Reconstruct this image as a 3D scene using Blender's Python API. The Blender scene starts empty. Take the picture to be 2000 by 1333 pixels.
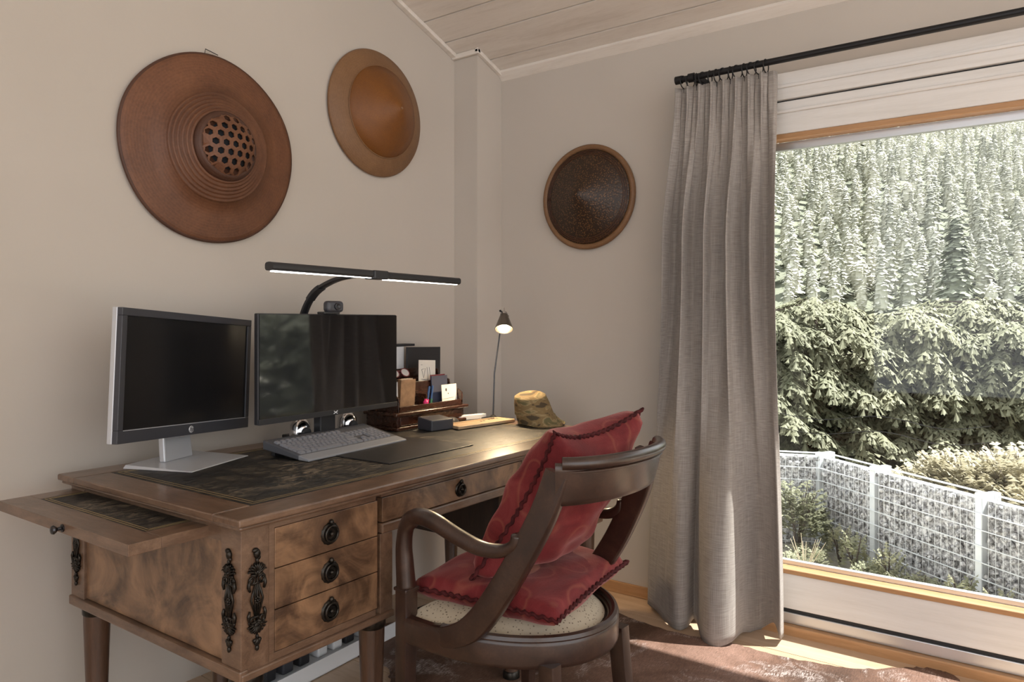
import bpy, bmesh, math, random
from mathutils import Vector, Matrix
R = random.Random(7)
PI = math.pi
sc = bpy.context.scene
COL = sc.collection

# ------------------------------------------------------------------ camera
CAM_H = 1.195
YAW = math.atan2(1040, 1452)
cam = bpy.data.cameras.new('camera'); camo = bpy.data.objects.new('camera', cam); COL.objects.link(camo)
cam.sensor_fit = 'HORIZONTAL'; cam.sensor_width = 36.0; cam.lens = 1452 / 2000 * 36.0
cam.shift_y = -(666.5 - 630.0) / 2000.0
cam.clip_start = 0.05; cam.clip_end = 900
camo.location = (0, 0, CAM_H); camo.rotation_euler = (PI / 2, 0, YAW - PI / 2)
sc.camera = camo

# ------------------------------------------------------------------ sky, sun, exposure
world = bpy.data.worlds.new('sky'); sc.world = world; world.use_nodes = True
wn = world.node_tree.nodes; wl = world.node_tree.links
bg = wn['Background']
bg.inputs[0].default_value = (0.97, 0.98, 1.0, 1); bg.inputs[1].default_value = 1.1
sun = bpy.data.lights.new('sun', 'SUN'); suno = bpy.data.objects.new('sun', sun); COL.objects.link(suno)
sun.energy = 8.5; sun.angle = math.radians(0.8); sun.color = (1.0, 0.96, 0.91)
suno.rotation_euler = Vector((0.30, -0.50, 1.0)).to_track_quat('Z', 'Y').to_euler()
sc.view_settings.view_transform = 'Standard'; sc.view_settings.look = 'None'
sc.view_settings.gamma = 1.0; sc.view_settings.use_curve_mapping = False
sc.view_settings.exposure = 1.1
sc.cycles.adaptive_threshold = .07
sc.cycles.max_bounces = 6; sc.cycles.diffuse_bounces = 3; sc.cycles.glossy_bounces = 4
sc.cycles.transparent_max_bounces = 12; sc.cycles.caustics_reflective = False; sc.cycles.caustics_refractive = False
sc.cycles.use_denoising = True
sc.cycles.sample_clamp_indirect = 8.0

# ------------------------------------------------------------------ material helpers
class NT:
    def __init__(s, name):
        s.m = bpy.data.materials.new(name); s.m.use_nodes = True
        s.t = s.m.node_tree; s.b = s.t.nodes['Principled BSDF']; s.out = s.t.nodes['Material Output']
    def n(s, typ, **kw):
        nd = s.t.nodes.new(typ)
        for k, v in kw.items():
            if k.startswith('p_'): setattr(nd, k[2:], v)
            else: s.set(nd.inputs[k.replace('_', ' ')] if not k.startswith('i') or not k[1:].isdigit() else nd.inputs[int(k[1:])], v)
        return nd
    def set(s, inp, v):
        if isinstance(v, bpy.types.NodeSocket): s.t.links.new(v, inp)
        elif isinstance(v, (tuple, list)) and len(v) == 3 and inp.type == 'RGBA': inp.default_value = (*v, 1)
        else: inp.default_value = v
    def S(s, **kw):
        for k, v in kw.items(): s.set(s.b.inputs[k.replace('_', ' ')], v)
        return s
    def co(s, scale=(1, 1, 1), rot=(0, 0, 0), kind='Object'):
        c = s.n('ShaderNodeTexCoord')
        return s.n('ShaderNodeMapping', Vector=c.outputs[kind], Scale=scale, Rotation=rot).outputs[0]
    def noise(s, vec, scale, detail=4, rough=.55, dist=0.0):
        return s.n('ShaderNodeTexNoise', Vector=vec, Scale=scale, Detail=detail, Roughness=rough, Distortion=dist).outputs[0]
    def wave(s, vec, scale, dist=0, detail=2, dscale=1, typ='BANDS', d='X'):
        nd = s.n('ShaderNodeTexWave', Vector=vec, Scale=scale, Distortion=dist, Detail=detail); nd.wave_type = typ
        nd.inputs['Detail Scale'].default_value = dscale
        if typ == 'BANDS': nd.bands_direction = d
        return nd.outputs[1]
    def vor(s, vec, scale, feat='F1', out=0):
        nd = s.n('ShaderNodeTexVoronoi', Vector=vec, Scale=scale); nd.feature = feat
        return nd.outputs[out]
    def ramp(s, fac, stops):
        nd = s.n('ShaderNodeValToRGB', Fac=fac); e = nd.color_ramp.elements
        while len(e) < len(stops): e.new(0.5)
        for k, (p, c) in enumerate(stops):
            e[k].position = p; e[k].color = (*c, 1) if len(c) == 3 else c
        return nd.outputs[0]
    def mix(s, fac, a, b, mode='MIX'):
        nd = s.t.nodes.new('ShaderNodeMix'); nd.data_type = 'RGBA'; nd.blend_type = mode
        s.set(nd.inputs[0], fac); s.set(nd.inputs[6], a); s.set(nd.inputs[7], b)
        return nd.outputs[2]
    def math(s, op, a, b=0.0):
        nd = s.t.nodes.new('ShaderNodeMath'); nd.operation = op
        s.set(nd.inputs[0], a); s.set(nd.inputs[1], b); return nd.outputs[0]
    def bump(s, h, strength=.3, dist=.002):
        s.set(s.b.inputs['Normal'], s.n('ShaderNodeBump', Height=h, Strength=strength, Distance=dist).outputs[0]); return s
def g3(v): return (v, v, v)
def flat(name, col, rough=.5, metal=0.0, spec=.5, var=0.0, vs=30):
    t = NT(name)
    if var:
        nz = t.noise(t.co(), vs, 3)
        t.S(Base_Color=t.ramp(nz, [(.3, tuple(c * (1 - var) for c in col)), (.7, tuple(min(1, c * (1 + var)) for c in col))]))
    else: t.S(Base_Color=col)
    t.S(Roughness=rough, Metallic=metal); t.b.inputs['Specular IOR Level'].default_value = spec
    return t.m
def emis(name, col, st):
    t = NT(name); t.S(Base_Color=col, Emission_Color=col, Emission_Strength=st); return t.m
def woodmat(name, c0, c1, c2, grain=(1, 12, 12), scale=3.0, rough=.4, figure=0.0, spec=.5, bump=.12, coat=0.0):
    t = NT(name)
    v = t.co(grain)
    n1 = t.noise(v, scale, 6, .6, .6)
    n2 = t.noise(t.co(tuple(g * 5 for g in grain)), scale * 2.2, 4, .6, .3)
    fac = t.math('ADD', t.math('MULTIPLY', n1, .7), t.math('MULTIPLY', n2, .3))
    col = t.ramp(fac, [(.32, c0), (.5, c1), (.68, c2)])
    if figure:
        nf = t.noise(t.co((1.0, 1.0, 1.0)), 5.5, 5, .6, 2.2)
        col = t.mix(t.math('MULTIPLY', t.ramp(nf, [(.38, g3(0)), (.66, g3(1))]), figure), col, tuple(min(1, c * 2.1) for c in c2))
        nd = t.noise(t.co((1.2, 1.0, .8)), 3.4, 4, .6, 1.5)
        col = t.mix(t.math('MULTIPLY', t.ramp(nd, [(.45, g3(0)), (.7, g3(1))]), figure * .8), col, c0)
    t.S(Base_Color=col, Roughness=t.ramp(n2, [(.2, g3(rough * .8)), (.8, g3(min(1, rough * 1.25)))]))
    t.b.inputs['Specular IOR Level'].default_value = spec
    if coat: t.S(Coat_Weight=coat, Coat_Roughness=.18)
    t.bump(n2, bump, .001)
    return t.m

M = {}
def mk_plaster():
    t = NT('plaster'); v = t.co()
    n = t.noise(v, 1.3, 4, .5); n2 = t.noise(v, 55, 4, .6)
    t.S(Base_Color=t.ramp(n, [(.3, (.515, .466, .412)), (.7, (.55, .50, .446))]), Roughness=.93)
    t.b.inputs['Specular IOR Level'].default_value = .15
    t.bump(n2, .12, .003); return t.m
M['plaster'] = mk_plaster()
M['ceil'] = woodmat('whitewashed_board', (.62, .56, .495), (.72, .665, .605), (.77, .72, .66), (9, .8, 9), 2.2, .7, spec=.25)
M['white_wood'] = woodmat('white_stained_wood', (.68, .655, .62), (.76, .735, .705), (.80, .78, .755), (14, .7, 14), 2.4, .45, spec=.4)
M['oak_bead'] = woodmat('oak_bead', (.34, .175, .075), (.44, .24, .11), (.52, .30, .15), (14, .8, 14), 3, .45)
M['oak_floor'] = woodmat('oak_floor', (.42, .28, .175), (.53, .375, .255), (.60, .45, .325), (9, .7, 9), 2.5, .38, spec=.45)
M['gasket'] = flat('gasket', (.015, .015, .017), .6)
M['alu'] = flat('aluminium', (.62, .64, .66), .35, .9)
M['desk'] = woodmat('flame_mahogany', (.040, .020, .012), (.105, .056, .030), (.17, .096, .052), (1.0, 4, 7), 3.0, .34, figure=.8, coat=.25)
M['desk_plain'] = woodmat('mahogany_plain', (.070, .038, .023), (.135, .078, .048), (.205, .125, .08), (3, 14, 14), 2.6, .32, figure=.12, coat=.3)
M['desk_side'] = woodmat('mahogany_side', (.070, .038, .023), (.135, .078, .048), (.205, .125, .08), (14, 3, 14), 2.6, .32, figure=.12, coat=.3)
M['desk_dark'] = woodmat('mahogany_dark', (.022, .011, .007), (.035, .017, .010), (.05, .025, .015), (12, 12, 2), 2.6, .38, coat=.2)
def mk_leather():
    t = NT('worn_leather'); v = t.co()
    a = t.noise(v, 4.2, 6, .65, .8); b = t.noise(t.co((1, 2.6, 1), (0, 0, .5)), 17, 9, .75, 1.5); c = t.vor(v, 260)
    wear = t.math('MULTIPLY', t.ramp(a, [(.42, g3(.04)), (.62, g3(1))]), t.ramp(b, [(.47, g3(0)), (.60, g3(1))]))
    base = t.ramp(a, [(.3, (.005, .005, .005)), (.7, (.011, .010, .009))])
    t.S(Base_Color=t.mix(wear, base, (.21, .17, .12)), Roughness=t.ramp(b, [(.3, g3(.36)), (.7, g3(.66))]))
    t.bump(t.math('ADD', c, b), .25, .0008); return t.m
M['leather'] = mk_leather()
M['gilt'] = flat('gilt_line', (.42, .31, .15), .4, .5)
M['bronze'] = flat('dark_bronze', (.032, .027, .022), .30, .75, var=.4, vs=120)
M['chair'] = woodmat('chair_mahogany', (.017, .0075, .005), (.032, .014, .009), (.055, .026, .016), (4, 4, 4), 3.5, .33, coat=.4)
def mk_red(name, c0, c1, c2):
    t = NT(name); v = t.co()
    a = t.noise(v, 9, 5, .6, 1.0); w = t.noise(v, 420, 2, .5)
    pais = t.ramp(t.vor(t.co((1, 1, 1)), 11, 'SMOOTH_F1'), [(.25, g3(0)), (.30, g3(1)), (.36, g3(0))])
    col = t.ramp(a, [(.3, c0), (.52, c1), (.72, c2)])
    col = t.mix(t.math('MULTIPLY', pais, .22), col, (.42, .17, .10))
    t.S(Base_Color=col, Roughness=.75, Sheen_Weight=.45, Sheen_Roughness=.4, Sheen_Tint=(.9, .45, .42))
    t.b.inputs['Specular IOR Level'].default_value = .2
    t.bump(t.math('ADD', w, t.math('MULTIPLY', a, 1.5)), .3, .003); return t.m
M['red'] = mk_red('red_cotton', (.10, .010, .013), (.165, .020, .022), (.23, .046, .043))
M['ruffle'] = flat('ruffle', (.060, .010, .011), .8, 0, .2, var=.5, vs=60)
def mk_dot():
    t = NT('dotted_upholstery'); d = t.vor(t.co(), 120)
    t.S(Base_Color=t.ramp(d, [(.16, (.13, .10, .07)), (.27, (.47, .40, .30))]), Roughness=.8); return t.m
M['dot'] = mk_dot()
def mk_linen():
    t = NT('linen_curtain')
    uv = t.n('ShaderNodeTexCoord').outputs['UV']
    def U(s): return t.n('ShaderNodeMapping', Vector=uv, Scale=s).outputs[0]
    a = t.noise(U((330, 9, 1)), 1, 3, .6); b = t.noise(U((9, 330, 1)), 1, 3, .6)
    f = t.math('ADD', t.math('MULTIPLY', a, .5), t.math('MULTIPLY', b, .5))
    col = t.ramp(f, [(.36, (.27, .24, .218)), (.5, (.40, .365, .335)), (.64, (.53, .49, .455))])
    t.S(Base_Color=col, Roughness=.85, Sheen_Weight=.15); t.b.inputs['Specular IOR Level'].default_value = .1
    t.bump(f, .35, .0012)
    tr = t.n('ShaderNodeBsdfTranslucent', Color=t.mix(.5, col, (.5, .44, .41)))
    ms = t.n('ShaderNodeMixShader', Fac=.22); t.t.links.new(t.b.outputs[0], ms.inputs[1]); t.t.links.new(tr.outputs[0], ms.inputs[2])
    t.t.links.new(ms.outputs[0], t.out.inputs[0]); return t.m
M['linen'] = mk_linen()
M['iron'] = flat('black_iron', (.018, .018, .02), .45, .5)
M['blackp'] = flat('black_plastic', (.022, .022, .025), .42)
M['bezel'] = flat('grey_bezel', (.045, .046, .055), .38)
M['screen'] = flat('screen_matte', (.010, .010, .011), .26, 0, .4)
def mk_gloss():
    t = NT('screen_gloss'); t.S(Base_Color=(.006, .006, .007), Roughness=.05, Coat_Weight=1.0, Coat_Roughness=.03, Coat_IOR=1.5); t.b.inputs['Specular IOR Level'].default_value = .9; return t.m
M['gloss'] = mk_gloss()
M['silver'] = flat('silver_plastic', (.56, .57, .60), .32, .35)
M['chrome'] = flat('chrome', (.75, .75, .77), .12, 1.0)
M['grey_rest'] = flat('grey_rest', (.25, .26, .285), .5)
M['kbd'] = flat('keyboard_base', (.075, .078, .09), .5)
M['key'] = flat('keycap', (.21, .215, .24), .45)
M['white'] = flat('white_plastic', (.72, .73, .75), .4)
M['paper'] = flat('paper', (.78, .74, .68), .8, var=.03, vs=20)
M['ink'] = flat('ink', (.05, .04, .05), .7)
M['pad'] = flat('desk_pad', (.016, .015, .016), .42, var=.35, vs=25)
def mk_weave(name, c0, c1, scale, radial=True):
    t = NT(name); v = t.co()
    a = t.noise(v, 7, 5, .6, .4); b = t.wave(v, scale, 1.5, 2, 2, 'RINGS' if radial else 'BANDS')
    if radial: b.node.rings_direction = 'Y'
    w2 = t.noise(v, scale * 3.2, 3, .6)
    f = t.math('ADD', t.math('MULTIPLY', a, .6), t.math('ADD', t.math('MULTIPLY', b, .05), t.math('MULTIPLY', w2, .35)))
    t.S(Base_Color=t.ramp(f, [(.3, c0), (.7, c1)]), Roughness=.55); t.bump(t.math('ADD', t.math('MULTIPLY', b, .25), w2), .4, .002); return t.m
M['straw_red'] = mk_weave('russet_straw', (.085, .031, .014), (.20, .083, .038), 34)
M['straw_dark'] = mk_weave('dark_rim_straw', (.045, .016, .008), (.09, .035, .017), 60)
M['straw_tan'] = mk_weave('tan_straw', (.15, .072, .030), (.24, .125, .056), 40)
M['straw_orange'] = mk_weave('orange_straw', (.13, .042, .005), (.22, .078, .010), 60)
def mk_dots():
    t = NT('dark_rattan'); v = t.co()
    d = t.vor(v, 130); a = t.noise(v, 6, 4)
    t.S(Base_Color=t.mix(t.ramp(d, [(.2, g3(1)), (.42, g3(0))]), (.025, .011, .004), t.ramp(a, [(.3, (.125, .055, .017)), (.7, (.185, .086, .029))])), Roughness=.45)
    t.bump(d, .5, .002); return t.m
M['rattan'] = mk_dots()
M['hole'] = flat('painted_hole_dark', (.008, .010, .014), .9)  # near-black: painted shade inside the hat crown, also the board cut-outs
def mk_camo():
    t = NT('camo'); v = t.co((1, 1, 2.4)); n = t.noise(v, 13, 3, .5, .6)
    c = t.ramp(n, [(.40, (.06, .040, .018)), (.43, (.19, .125, .052)), (.51, (.19, .125, .052)), (.54, (.30, .215, .105)), (.61, (.12, .10, .042))])
    for nd in t.t.nodes:
        if nd.type == 'VALTORGB': nd.color_ramp.interpolation = 'LINEAR'
    t.S(Base_Color=c, Roughness=.85); return t.m
M['camo'] = mk_camo()
def mk_hide():
    t = NT('cowhide'); v = t.co()
    a = t.noise(v, 2.6, 5, .6, .6); h = t.noise(t.co((1, 5, 1), (0, 0, .6)), 55, 4, .7, .8); b = t.noise(v, 6, 5, .65, 1.0)
    col = t.ramp(a, [(.3, (.07, .037, .024)), (.5, (.18, .10, .07)), (.7, (.33, .20, .155))])
    col = t.mix(t.math('MULTIPLY', t.ramp(b, [(.52, g3(0)), (.66, g3(1))]), t.ramp(h, [(.42, g3(0)), (.6, g3(.9))])), col, (.58, .50, .47))
    col = t.mix(.6, col, t.mix(1, col, t.ramp(h, [(.3, g3(.25)), (.7, g3(1.15))]), 'MULTIPLY'))
    t.S(Base_Color=col, Roughness=.62); t.b.inputs['Specular IOR Level'].default_value = .25; t.bump(h, .6, .004); return t.m
M['hide'] = mk_hide()
def mk_glass():
    t = NT('window_glass')
    tr = t.n('ShaderNodeBsdfTransparent', Color=(.96, .975, .97)); gl = t.n('ShaderNodeBsdfGlossy', Roughness=.01)
    fr = t.n('ShaderNodeLayerWeight'); fr.inputs[0].default_value = .5
    fac = t.math('ADD', t.math('MULTIPLY', t.math('POWER', fr.outputs['Facing'], 5.0), .9), .022)   # symmetric for both faces of the pane
    ms = t.n('ShaderNodeMixShader', Fac=fac)
    t.t.links.new(tr.outputs[0], ms.inputs[1]); t.t.links.new(gl.outputs[0], ms.inputs[2]); t.t.links.new(ms.outputs[0], t.out.inputs[0])
    return t.m
M['glass'] = mk_glass()
def mk_leaf(name, c0, c1, sc_=3, trans=True):
    t = NT(name); n = t.noise(t.co(), sc_, 3)
    ri = t.n('ShaderNodeObjectInfo').outputs['Random']
    f = t.math('ADD', t.math('MULTIPLY', n, .8), t.math('MULTIPLY', ri, .35))
    col = t.ramp(f, [(.3, c0), (.85, c1)])
    t.S(Base_Color=col, Roughness=.6); t.b.inputs['Specular IOR Level'].default_value = .25
    if not trans:
        t.S(Roughness=1.0); t.b.inputs['Specular IOR Level'].default_value = 0.0; return t.m
    tr = t.n('ShaderNodeBsdfTranslucent', Color=col); ms = t.n('ShaderNodeMixShader', Fac=.3)
    t.t.links.new(t.b.outputs[0], ms.inputs[1]); t.t.links.new(tr.outputs[0], ms.inputs[2]); t.t.links.new(ms.outputs[0], t.out.inputs[0]); return t.m
M['leaf_hedge'] = mk_leaf('spruce_sprays', (.125, .135, .085), (.28, .28, .19))
M['leaf_far_hazed'] = mk_leaf('hazed_conifer', (.33, .335, .275), (.68, .665, .58), .3, False)  # albedo raised so the colour itself carries the distance haze
M['leaf_larch'] = mk_leaf('larch', (.20, .215, .16), (.33, .345, .265), .5, False)
M['leaf_dry'] = mk_leaf('dry_bush', (.34, .31, .215), (.54, .50, .38))
M['leaf_low'] = mk_leaf('low_plants', (.20, .21, .13), (.38, .37, .26))
M['bark'] = flat('bark', (.07, .055, .045), .9, var=.4, vs=14)
M['galv'] = flat('galvanised', (.70, .735, .765), .45, .3)
def mk_ground(name, c0, c1, s_):
    t = NT(name); v = t.co(); a = t.noise(v, s_, 6, .65); b = t.noise(v, s_ * 14, 4, .6)
    t.S(Base_Color=t.ramp(t.math('ADD', t.math('MULTIPLY', a, .6), t.math('MULTIPLY', b, .4)), [(.35, c0), (.65, c1)]), Roughness=.95); t.bump(b, .6, .03); return t.m
M['soil'] = mk_ground('garden_soil', (.25, .23, .18), (.50, .47, .40), 1.4)
M['meadow'] = mk_ground('hillside', (.10, .11, .08), (.17, .18, .13), .05)
def mk_stone():
    t = NT('gabion_stone'); v = t.co(); n = t.noise(v, 38, 3, .7)
    t.S(Base_Color=t.ramp(n, [(.36, (.10, .10, .105)), (.5, (.36, .36, .37)), (.62, (.72, .72, .73))]), Roughness=.9); return t.m
M['stone'] = mk_stone()

# ------------------------------------------------------------------ mesh helpers
class MB:
    def __init__(s): s.v = []; s.f = []; s.uv = None
    def add(s, vs, fs):
        o = len(s.v); s.v += [tuple(p) for p in vs]; s.f += [tuple(i + o for i in f) for f in fs]; return s
    def box(s, x0, x1, y0, y1, z0, z1):
        return s.add([(x0, y0, z0), (x1, y0, z0), (x1, y1, z0), (x0, y1, z0), (x0, y0, z1), (x1, y0, z1), (x1, y1, z1), (x0, y1, z1)],
                     [(3, 2, 1, 0), (4, 5, 6, 7), (0, 1, 5, 4), (1, 2, 6, 5), (2, 3, 7, 6), (3, 0, 4, 7)])
    def hexa(s, p):   # 8 explicit corners, bottom loop then top loop
        return s.add(p, [(3, 2, 1, 0), (4, 5, 6, 7), (0, 1, 5, 4), (1, 2, 6, 5), (2, 3, 7, 6), (3, 0, 4, 7)])
    def grid(s, fn, nu, nv, closed_u=False, uvfn=None):
        o = len(s.v); W = nu if closed_u else nu + 1
        for j in range(nv + 1):
            for i in range(W): s.v.append(tuple(fn(i / nu, j / nv)))
        for j in range(nv):
            for i in range(nu):
                a = o + j * W + i; b = o + j * W + (i + 1) % W
                s.f.append((a, b, b + W, a + W))
        return s
    def tube(s, pts, rad, n=8, caps=True):
        pts = [Vector(p) for p in pts]; m = len(pts)
        if not isinstance(rad, (list, tuple)): rad = [rad] * m
        o = len(s.v); prev = None
        for k, p in enumerate(pts):
            t = (pts[min(k + 1, m - 1)] - pts[max(k - 1, 0)]).normalized()
            if prev is None: a = t.orthogonal().normalized()
            else: a = (prev - t * prev.dot(t)).normalized()
            prev = a; b = t.cross(a)
            for i in range(n):
                th = 2 * PI * i / n; s.v.append(tuple(p + (a * math.cos(th) + b * math.sin(th)) * rad[k]))
        for k in range(m - 1):
            for i in range(n):
                q = o + k * n; s.f.append((q + i, q + (i + 1) % n, q + n + (i + 1) % n, q + n + i))
        if caps: s.f.append(tuple(o + i for i in reversed(range(n)))); s.f.append(tuple(o + (m - 1) * n + i for i in range(n)))
        return s
    def sweep(s, pts, side, w, h, n=12, power=4.0, caps=True):   # rounded-rectangle section: w along side, h along the third axis
        pts = [Vector(p) for p in pts]; m = len(pts); o = len(s.v)
        ww = w if isinstance(w, (list, tuple)) else [w] * m; hh = h if isinstance(h, (list, tuple)) else [h] * m
        for k, p in enumerate(pts):
            t = (pts[min(k + 1, m - 1)] - pts[max(k - 1, 0)]).normalized()
            sd = Vector(side(k) if callable(side) else side); a = (sd - t * sd.dot(t)).normalized(); b = t.cross(a)
            for i in range(n):
                th = 2 * PI * (i + .5) / n; c, q = math.cos(th), math.sin(th)
                e = 2.0 / power
                s.v.append(tuple(p + a * (math.copysign(abs(c) ** e, c) * ww[k] / 2) + b * (math.copysign(abs(q) ** e, q) * hh[k] / 2)))
        for k in range(m - 1):
            for i in range(n):
                q = o + k * n; s.f.append((q + i, q + (i + 1) % n, q + n + (i + 1) % n, q + n + i))
        if caps: s.f.append(tuple(o + i for i in reversed(range(n)))); s.f.append(tuple(o + (m - 1) * n + i for i in range(n)))
        return s
    def lathe(s, prof, n=32, c=(0, 0, 0), ax='z', wob=None):   # prof: (radius, height)
        o = len(s.v); c = Vector(c); m = len(prof)
        for k, (r, hgt) in enumerate(prof):
            for i in range(n):
                th = 2 * PI * i / n; rr = r * (1 + (wob(th, r) if wob else 0)); x, y = rr * math.cos(th), rr * math.sin(th)
                p = {'z': (x, y, hgt), 'y': (x, -hgt, y), 'x': (-hgt, x, y)}[ax]
                s.v.append(tuple(c + Vector(p)))
        for k in range(m - 1):
            for i in range(n):
                q = o + k * n; s.f.append((q + i, q + (i + 1) % n, q + n + (i + 1) % n, q + n + i))
        if prof[0][0] > 1e-5: s.f.append(tuple(o + i for i in reversed(range(n))))
        if prof[-1][0] > 1e-5: s.f.append(tuple(o + (m - 1) * n + i for i in range(n)))
        return s
    def prism(s, outline, z0, z1):
        n = len(outline); o = len(s.v)
        s.v += [(x, y, z0) for x, y in outline] + [(x, y, z1) for x, y in outline]
        s.f.append(tuple(o + i for i in reversed(range(n)))); s.f.append(tuple(o + n + i for i in range(n)))
        for i in range(n): s.f.append((o + i, o + (i + 1) % n, o + n + (i + 1) % n, o + n + i))
        return s
    def ell(s, c, r, nu=10, nv=6):
        return s.grid(lambda u, v: (c[0] + r[0] * math.cos(2 * PI * u) * math.sin(PI * (v * .98 + .01)), c[1] + r[1] * math.sin(2 * PI * u) * math.sin(PI * (v * .98 + .01)), c[2] + r[2] * math.cos(PI * (v * .98 + .01))), nu, nv, True)
    def xf(s, mtx, start=0):
        for i in range(start, len(s.v)): s.v[i] = tuple(mtx @ Vector(s.v[i]))
        return s
def mesh(name, mb, mat, smooth=False, fix=True):
    me = bpy.data.meshes.new(name); me.from_pydata(mb.v, [], mb.f)
    if fix:
        b = bmesh.new(); b.from_mesh(me); bmesh.ops.recalc_face_normals(b, faces=b.faces); b.to_mesh(me); b.free()
    me.materials.append(M[mat] if isinstance(mat, str) else mat)
    if smooth:
        me.polygons.foreach_set('use_smooth', [True] * len(me.polygons))
        if smooth != 'all': me.set_sharp_from_angle(angle=math.radians(40))
    return me
def part(name, mb, mat, parent=None, bevel=0.0, smooth=False, kind=None, label=None, loc=(0, 0, 0), fix=True, seg=2):
    me = mb if isinstance(mb, bpy.types.Mesh) else mesh(name, mb, mat, smooth, fix)
    o = bpy.data.objects.new(name, me); COL.objects.link(o); o.location = loc
    if parent: o.parent = parent
    if kind: o['kind'] = kind
    if label: o['label'] = label
    if bevel:
        m = o.modifiers.new('edge', 'BEVEL'); m.width = bevel; m.segments = seg; m.limit_method = 'ANGLE'
    return o
def struct(name, mb, mat, parent=None, **k):
    return part(name, mb, mat, parent, kind=None if parent else 'structure', **k)
def thing(name, label, cat, loc=(0, 0, 0), rz=0.0, group=None):
    o = bpy.data.objects.new(name, None); COL.objects.link(o); o.location = loc; o.rotation_euler = (0, 0, rz); o.empty_display_size = .05
    return tag(o, label, cat, group)
def tag(o, label, cat, group=None, kind=None):
    o['label'] = label; o['category'] = cat
    if group: o['group'] = group
    if kind: o['kind'] = kind
    return o
def solo(name, mb, mat, label, cat, group=None, **k):
    return tag(part(name, mb, mat, **k), label, cat, group)
def B(*a): return MB().box(*a)
def smooth_path(p, n=8):   # Catmull-Rom
    p = [Vector(q) for q in p]; out = []
    for i in range(len(p) - 1):
        a, b, c, d = p[max(i - 1, 0)], p[i], p[i + 1], p[min(i + 2, len(p) - 1)]
        for k in range(n):
            t = k / n; out.append(.5 * ((2 * b) + (c - a) * t + (2 * a - 5 * b + 4 * c - d) * t * t + (3 * b - a - 3 * c + d) * t ** 3))
    out.append(p[-1]); return out
def lerp(a, b, t): return a + (b - a) * t
def text_mesh(s, size, depth, mat, font_shear=0.0):
    cu = bpy.data.curves.new('lettering', 'FONT'); cu.body = s; cu.size = size; cu.extrude = depth; cu.align_x = 'CENTER'; cu.align_y = 'CENTER'; cu.shear = font_shear
    ob = bpy.data.objects.new('lettering', cu); COL.objects.link(ob)
    me = bpy.data.meshes.new_from_object(ob.evaluated_get(bpy.context.evaluated_depsgraph_get()))
    bpy.data.objects.remove(ob); me.materials.clear(); me.materials.append(M[mat]); return me

WX, WY = 2.95, 2.32            # window wall, desk wall
def zc(x): return 2.415 + (WX - x) * .335   # sloping ceiling

#SECTION room
XB, YB = -3.2, -3.6
# floor
flo = struct('floor', B(XB, WX + .1, YB, WY + .1, -.06, -.012), 'oak_floor')
pl = 0
for k in range(14):
    x1 = WX - k * .19; x0 = x1 - .187
    for (ya, yb) in ((YB, -.7 + .35 * (k % 3)), (-.697 + .35 * (k % 3), WY)):
        struct('plank', B(x0, x1, ya, yb, -.012, 0), 'oak_floor', flo)
struct('plank', B(XB, WX - 14 * .19, YB, WY, -.012, 0), 'oak_floor', flo)
struct('wall_left', B(XB - .2, WX + .2, WY, WY + .2, -.06, 4.8), 'plaster')
W0, W1, WZ = -2.4, .985, 2.16
wr = MB().box(WX, WX + .2, W1, WY, -.06, 2.6).box(WX, WX + .2, W0, W1, WZ, 2.6).box(WX, WX + .2, YB - .2, W0, -.06, 2.6)
struct('wall_right', wr, 'plaster')
struct('wall_back', MB().box(XB - .2, XB, 1.6, WY, -.06, 4.8).box(XB - .2, XB, YB - .2, -2.8, -.06, 4.8).box(XB - .2, XB, -2.8, 1.6, -.06, .4).box(XB - .2, XB, -2.8, 1.6, 3.3, 4.8), 'plaster')  # unseen wall, its large opening added to let fill daylight in
CX0, CY0 = 2.759, 2.178
struct('wall_column', B(CX0, WX, CY0, WY, 0, 2.47), 'plaster')
# ceiling: backing slab and boards parallel to the window wall
def slab(xa, xb, ya, yb, off0, off1):
    return MB().hexa([(xa, ya, zc(xa) + off0), (xb, ya, zc(xb) + off0), (xb, yb, zc(xb) + off0), (xa, yb, zc(xa) + off0),
                      (xa, ya, zc(xa) + off1), (xb, ya, zc(xb) + off1), (xb, yb, zc(xb) + off1), (xa, yb, zc(xa) + off1)])
cei = struct('ceiling', slab(XB - .2, WX + .22, YB - .2, WY + .2, .03, .2), 'ceil')
edges = [WX + .01, 2.836, 2.663, 2.516] + [2.516 - .168 * k for k in range(1, 34)]
for k in range(len(edges) - 1):
    struct('board', slab(edges[k + 1] + .004, edges[k] - .004, YB, WY + .01, 0, .03), 'ceil', cei)
# ceiling trims
tr = MB().hexa([(WX - .035, YB, zc(WX - .035) - .012), (WX, YB, zc(WX) - .034), (WX, CY0, zc(WX) - .034), (WX - .035, CY0, zc(WX - .035) - .012),
                (WX - .035, YB, zc(WX - .035)), (WX, YB, zc(WX)), (WX, CY0, zc(WX)), (WX - .035, CY0, zc(WX - .035))])
struct('trim_1', tr, 'ceil', bevel=.003)
def strim(xa, xb, y, t=.028, d=.02):
    return MB().hexa([(xa, y - t, zc(xa) - d), (xb, y - t, zc(xb) - d), (xb, y, zc(xb) - d), (xa, y, zc(xa) - d),
                      (xa, y - t, zc(xa)), (xb, y - t, zc(xb)), (xb, y, zc(xb)), (xa, y, zc(xa))])
struct('trim_2', strim(XB, CX0, WY), 'ceil', bevel=.003)
struct('trim_3', strim(CX0 - .02, WX, CY0, .02, .02), 'ceil', bevel=.003)
struct('trim_4', B(CX0 - .02, CX0, CY0 - .02, WY, zc(CX0) - .02, zc(CX0) + .003), 'ceil', bevel=.003)
struct('baseboard_right', B(WX - .014, WX, W1 + .02, CY0, 0, .05), 'oak_bead', bevel=.003)

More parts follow.
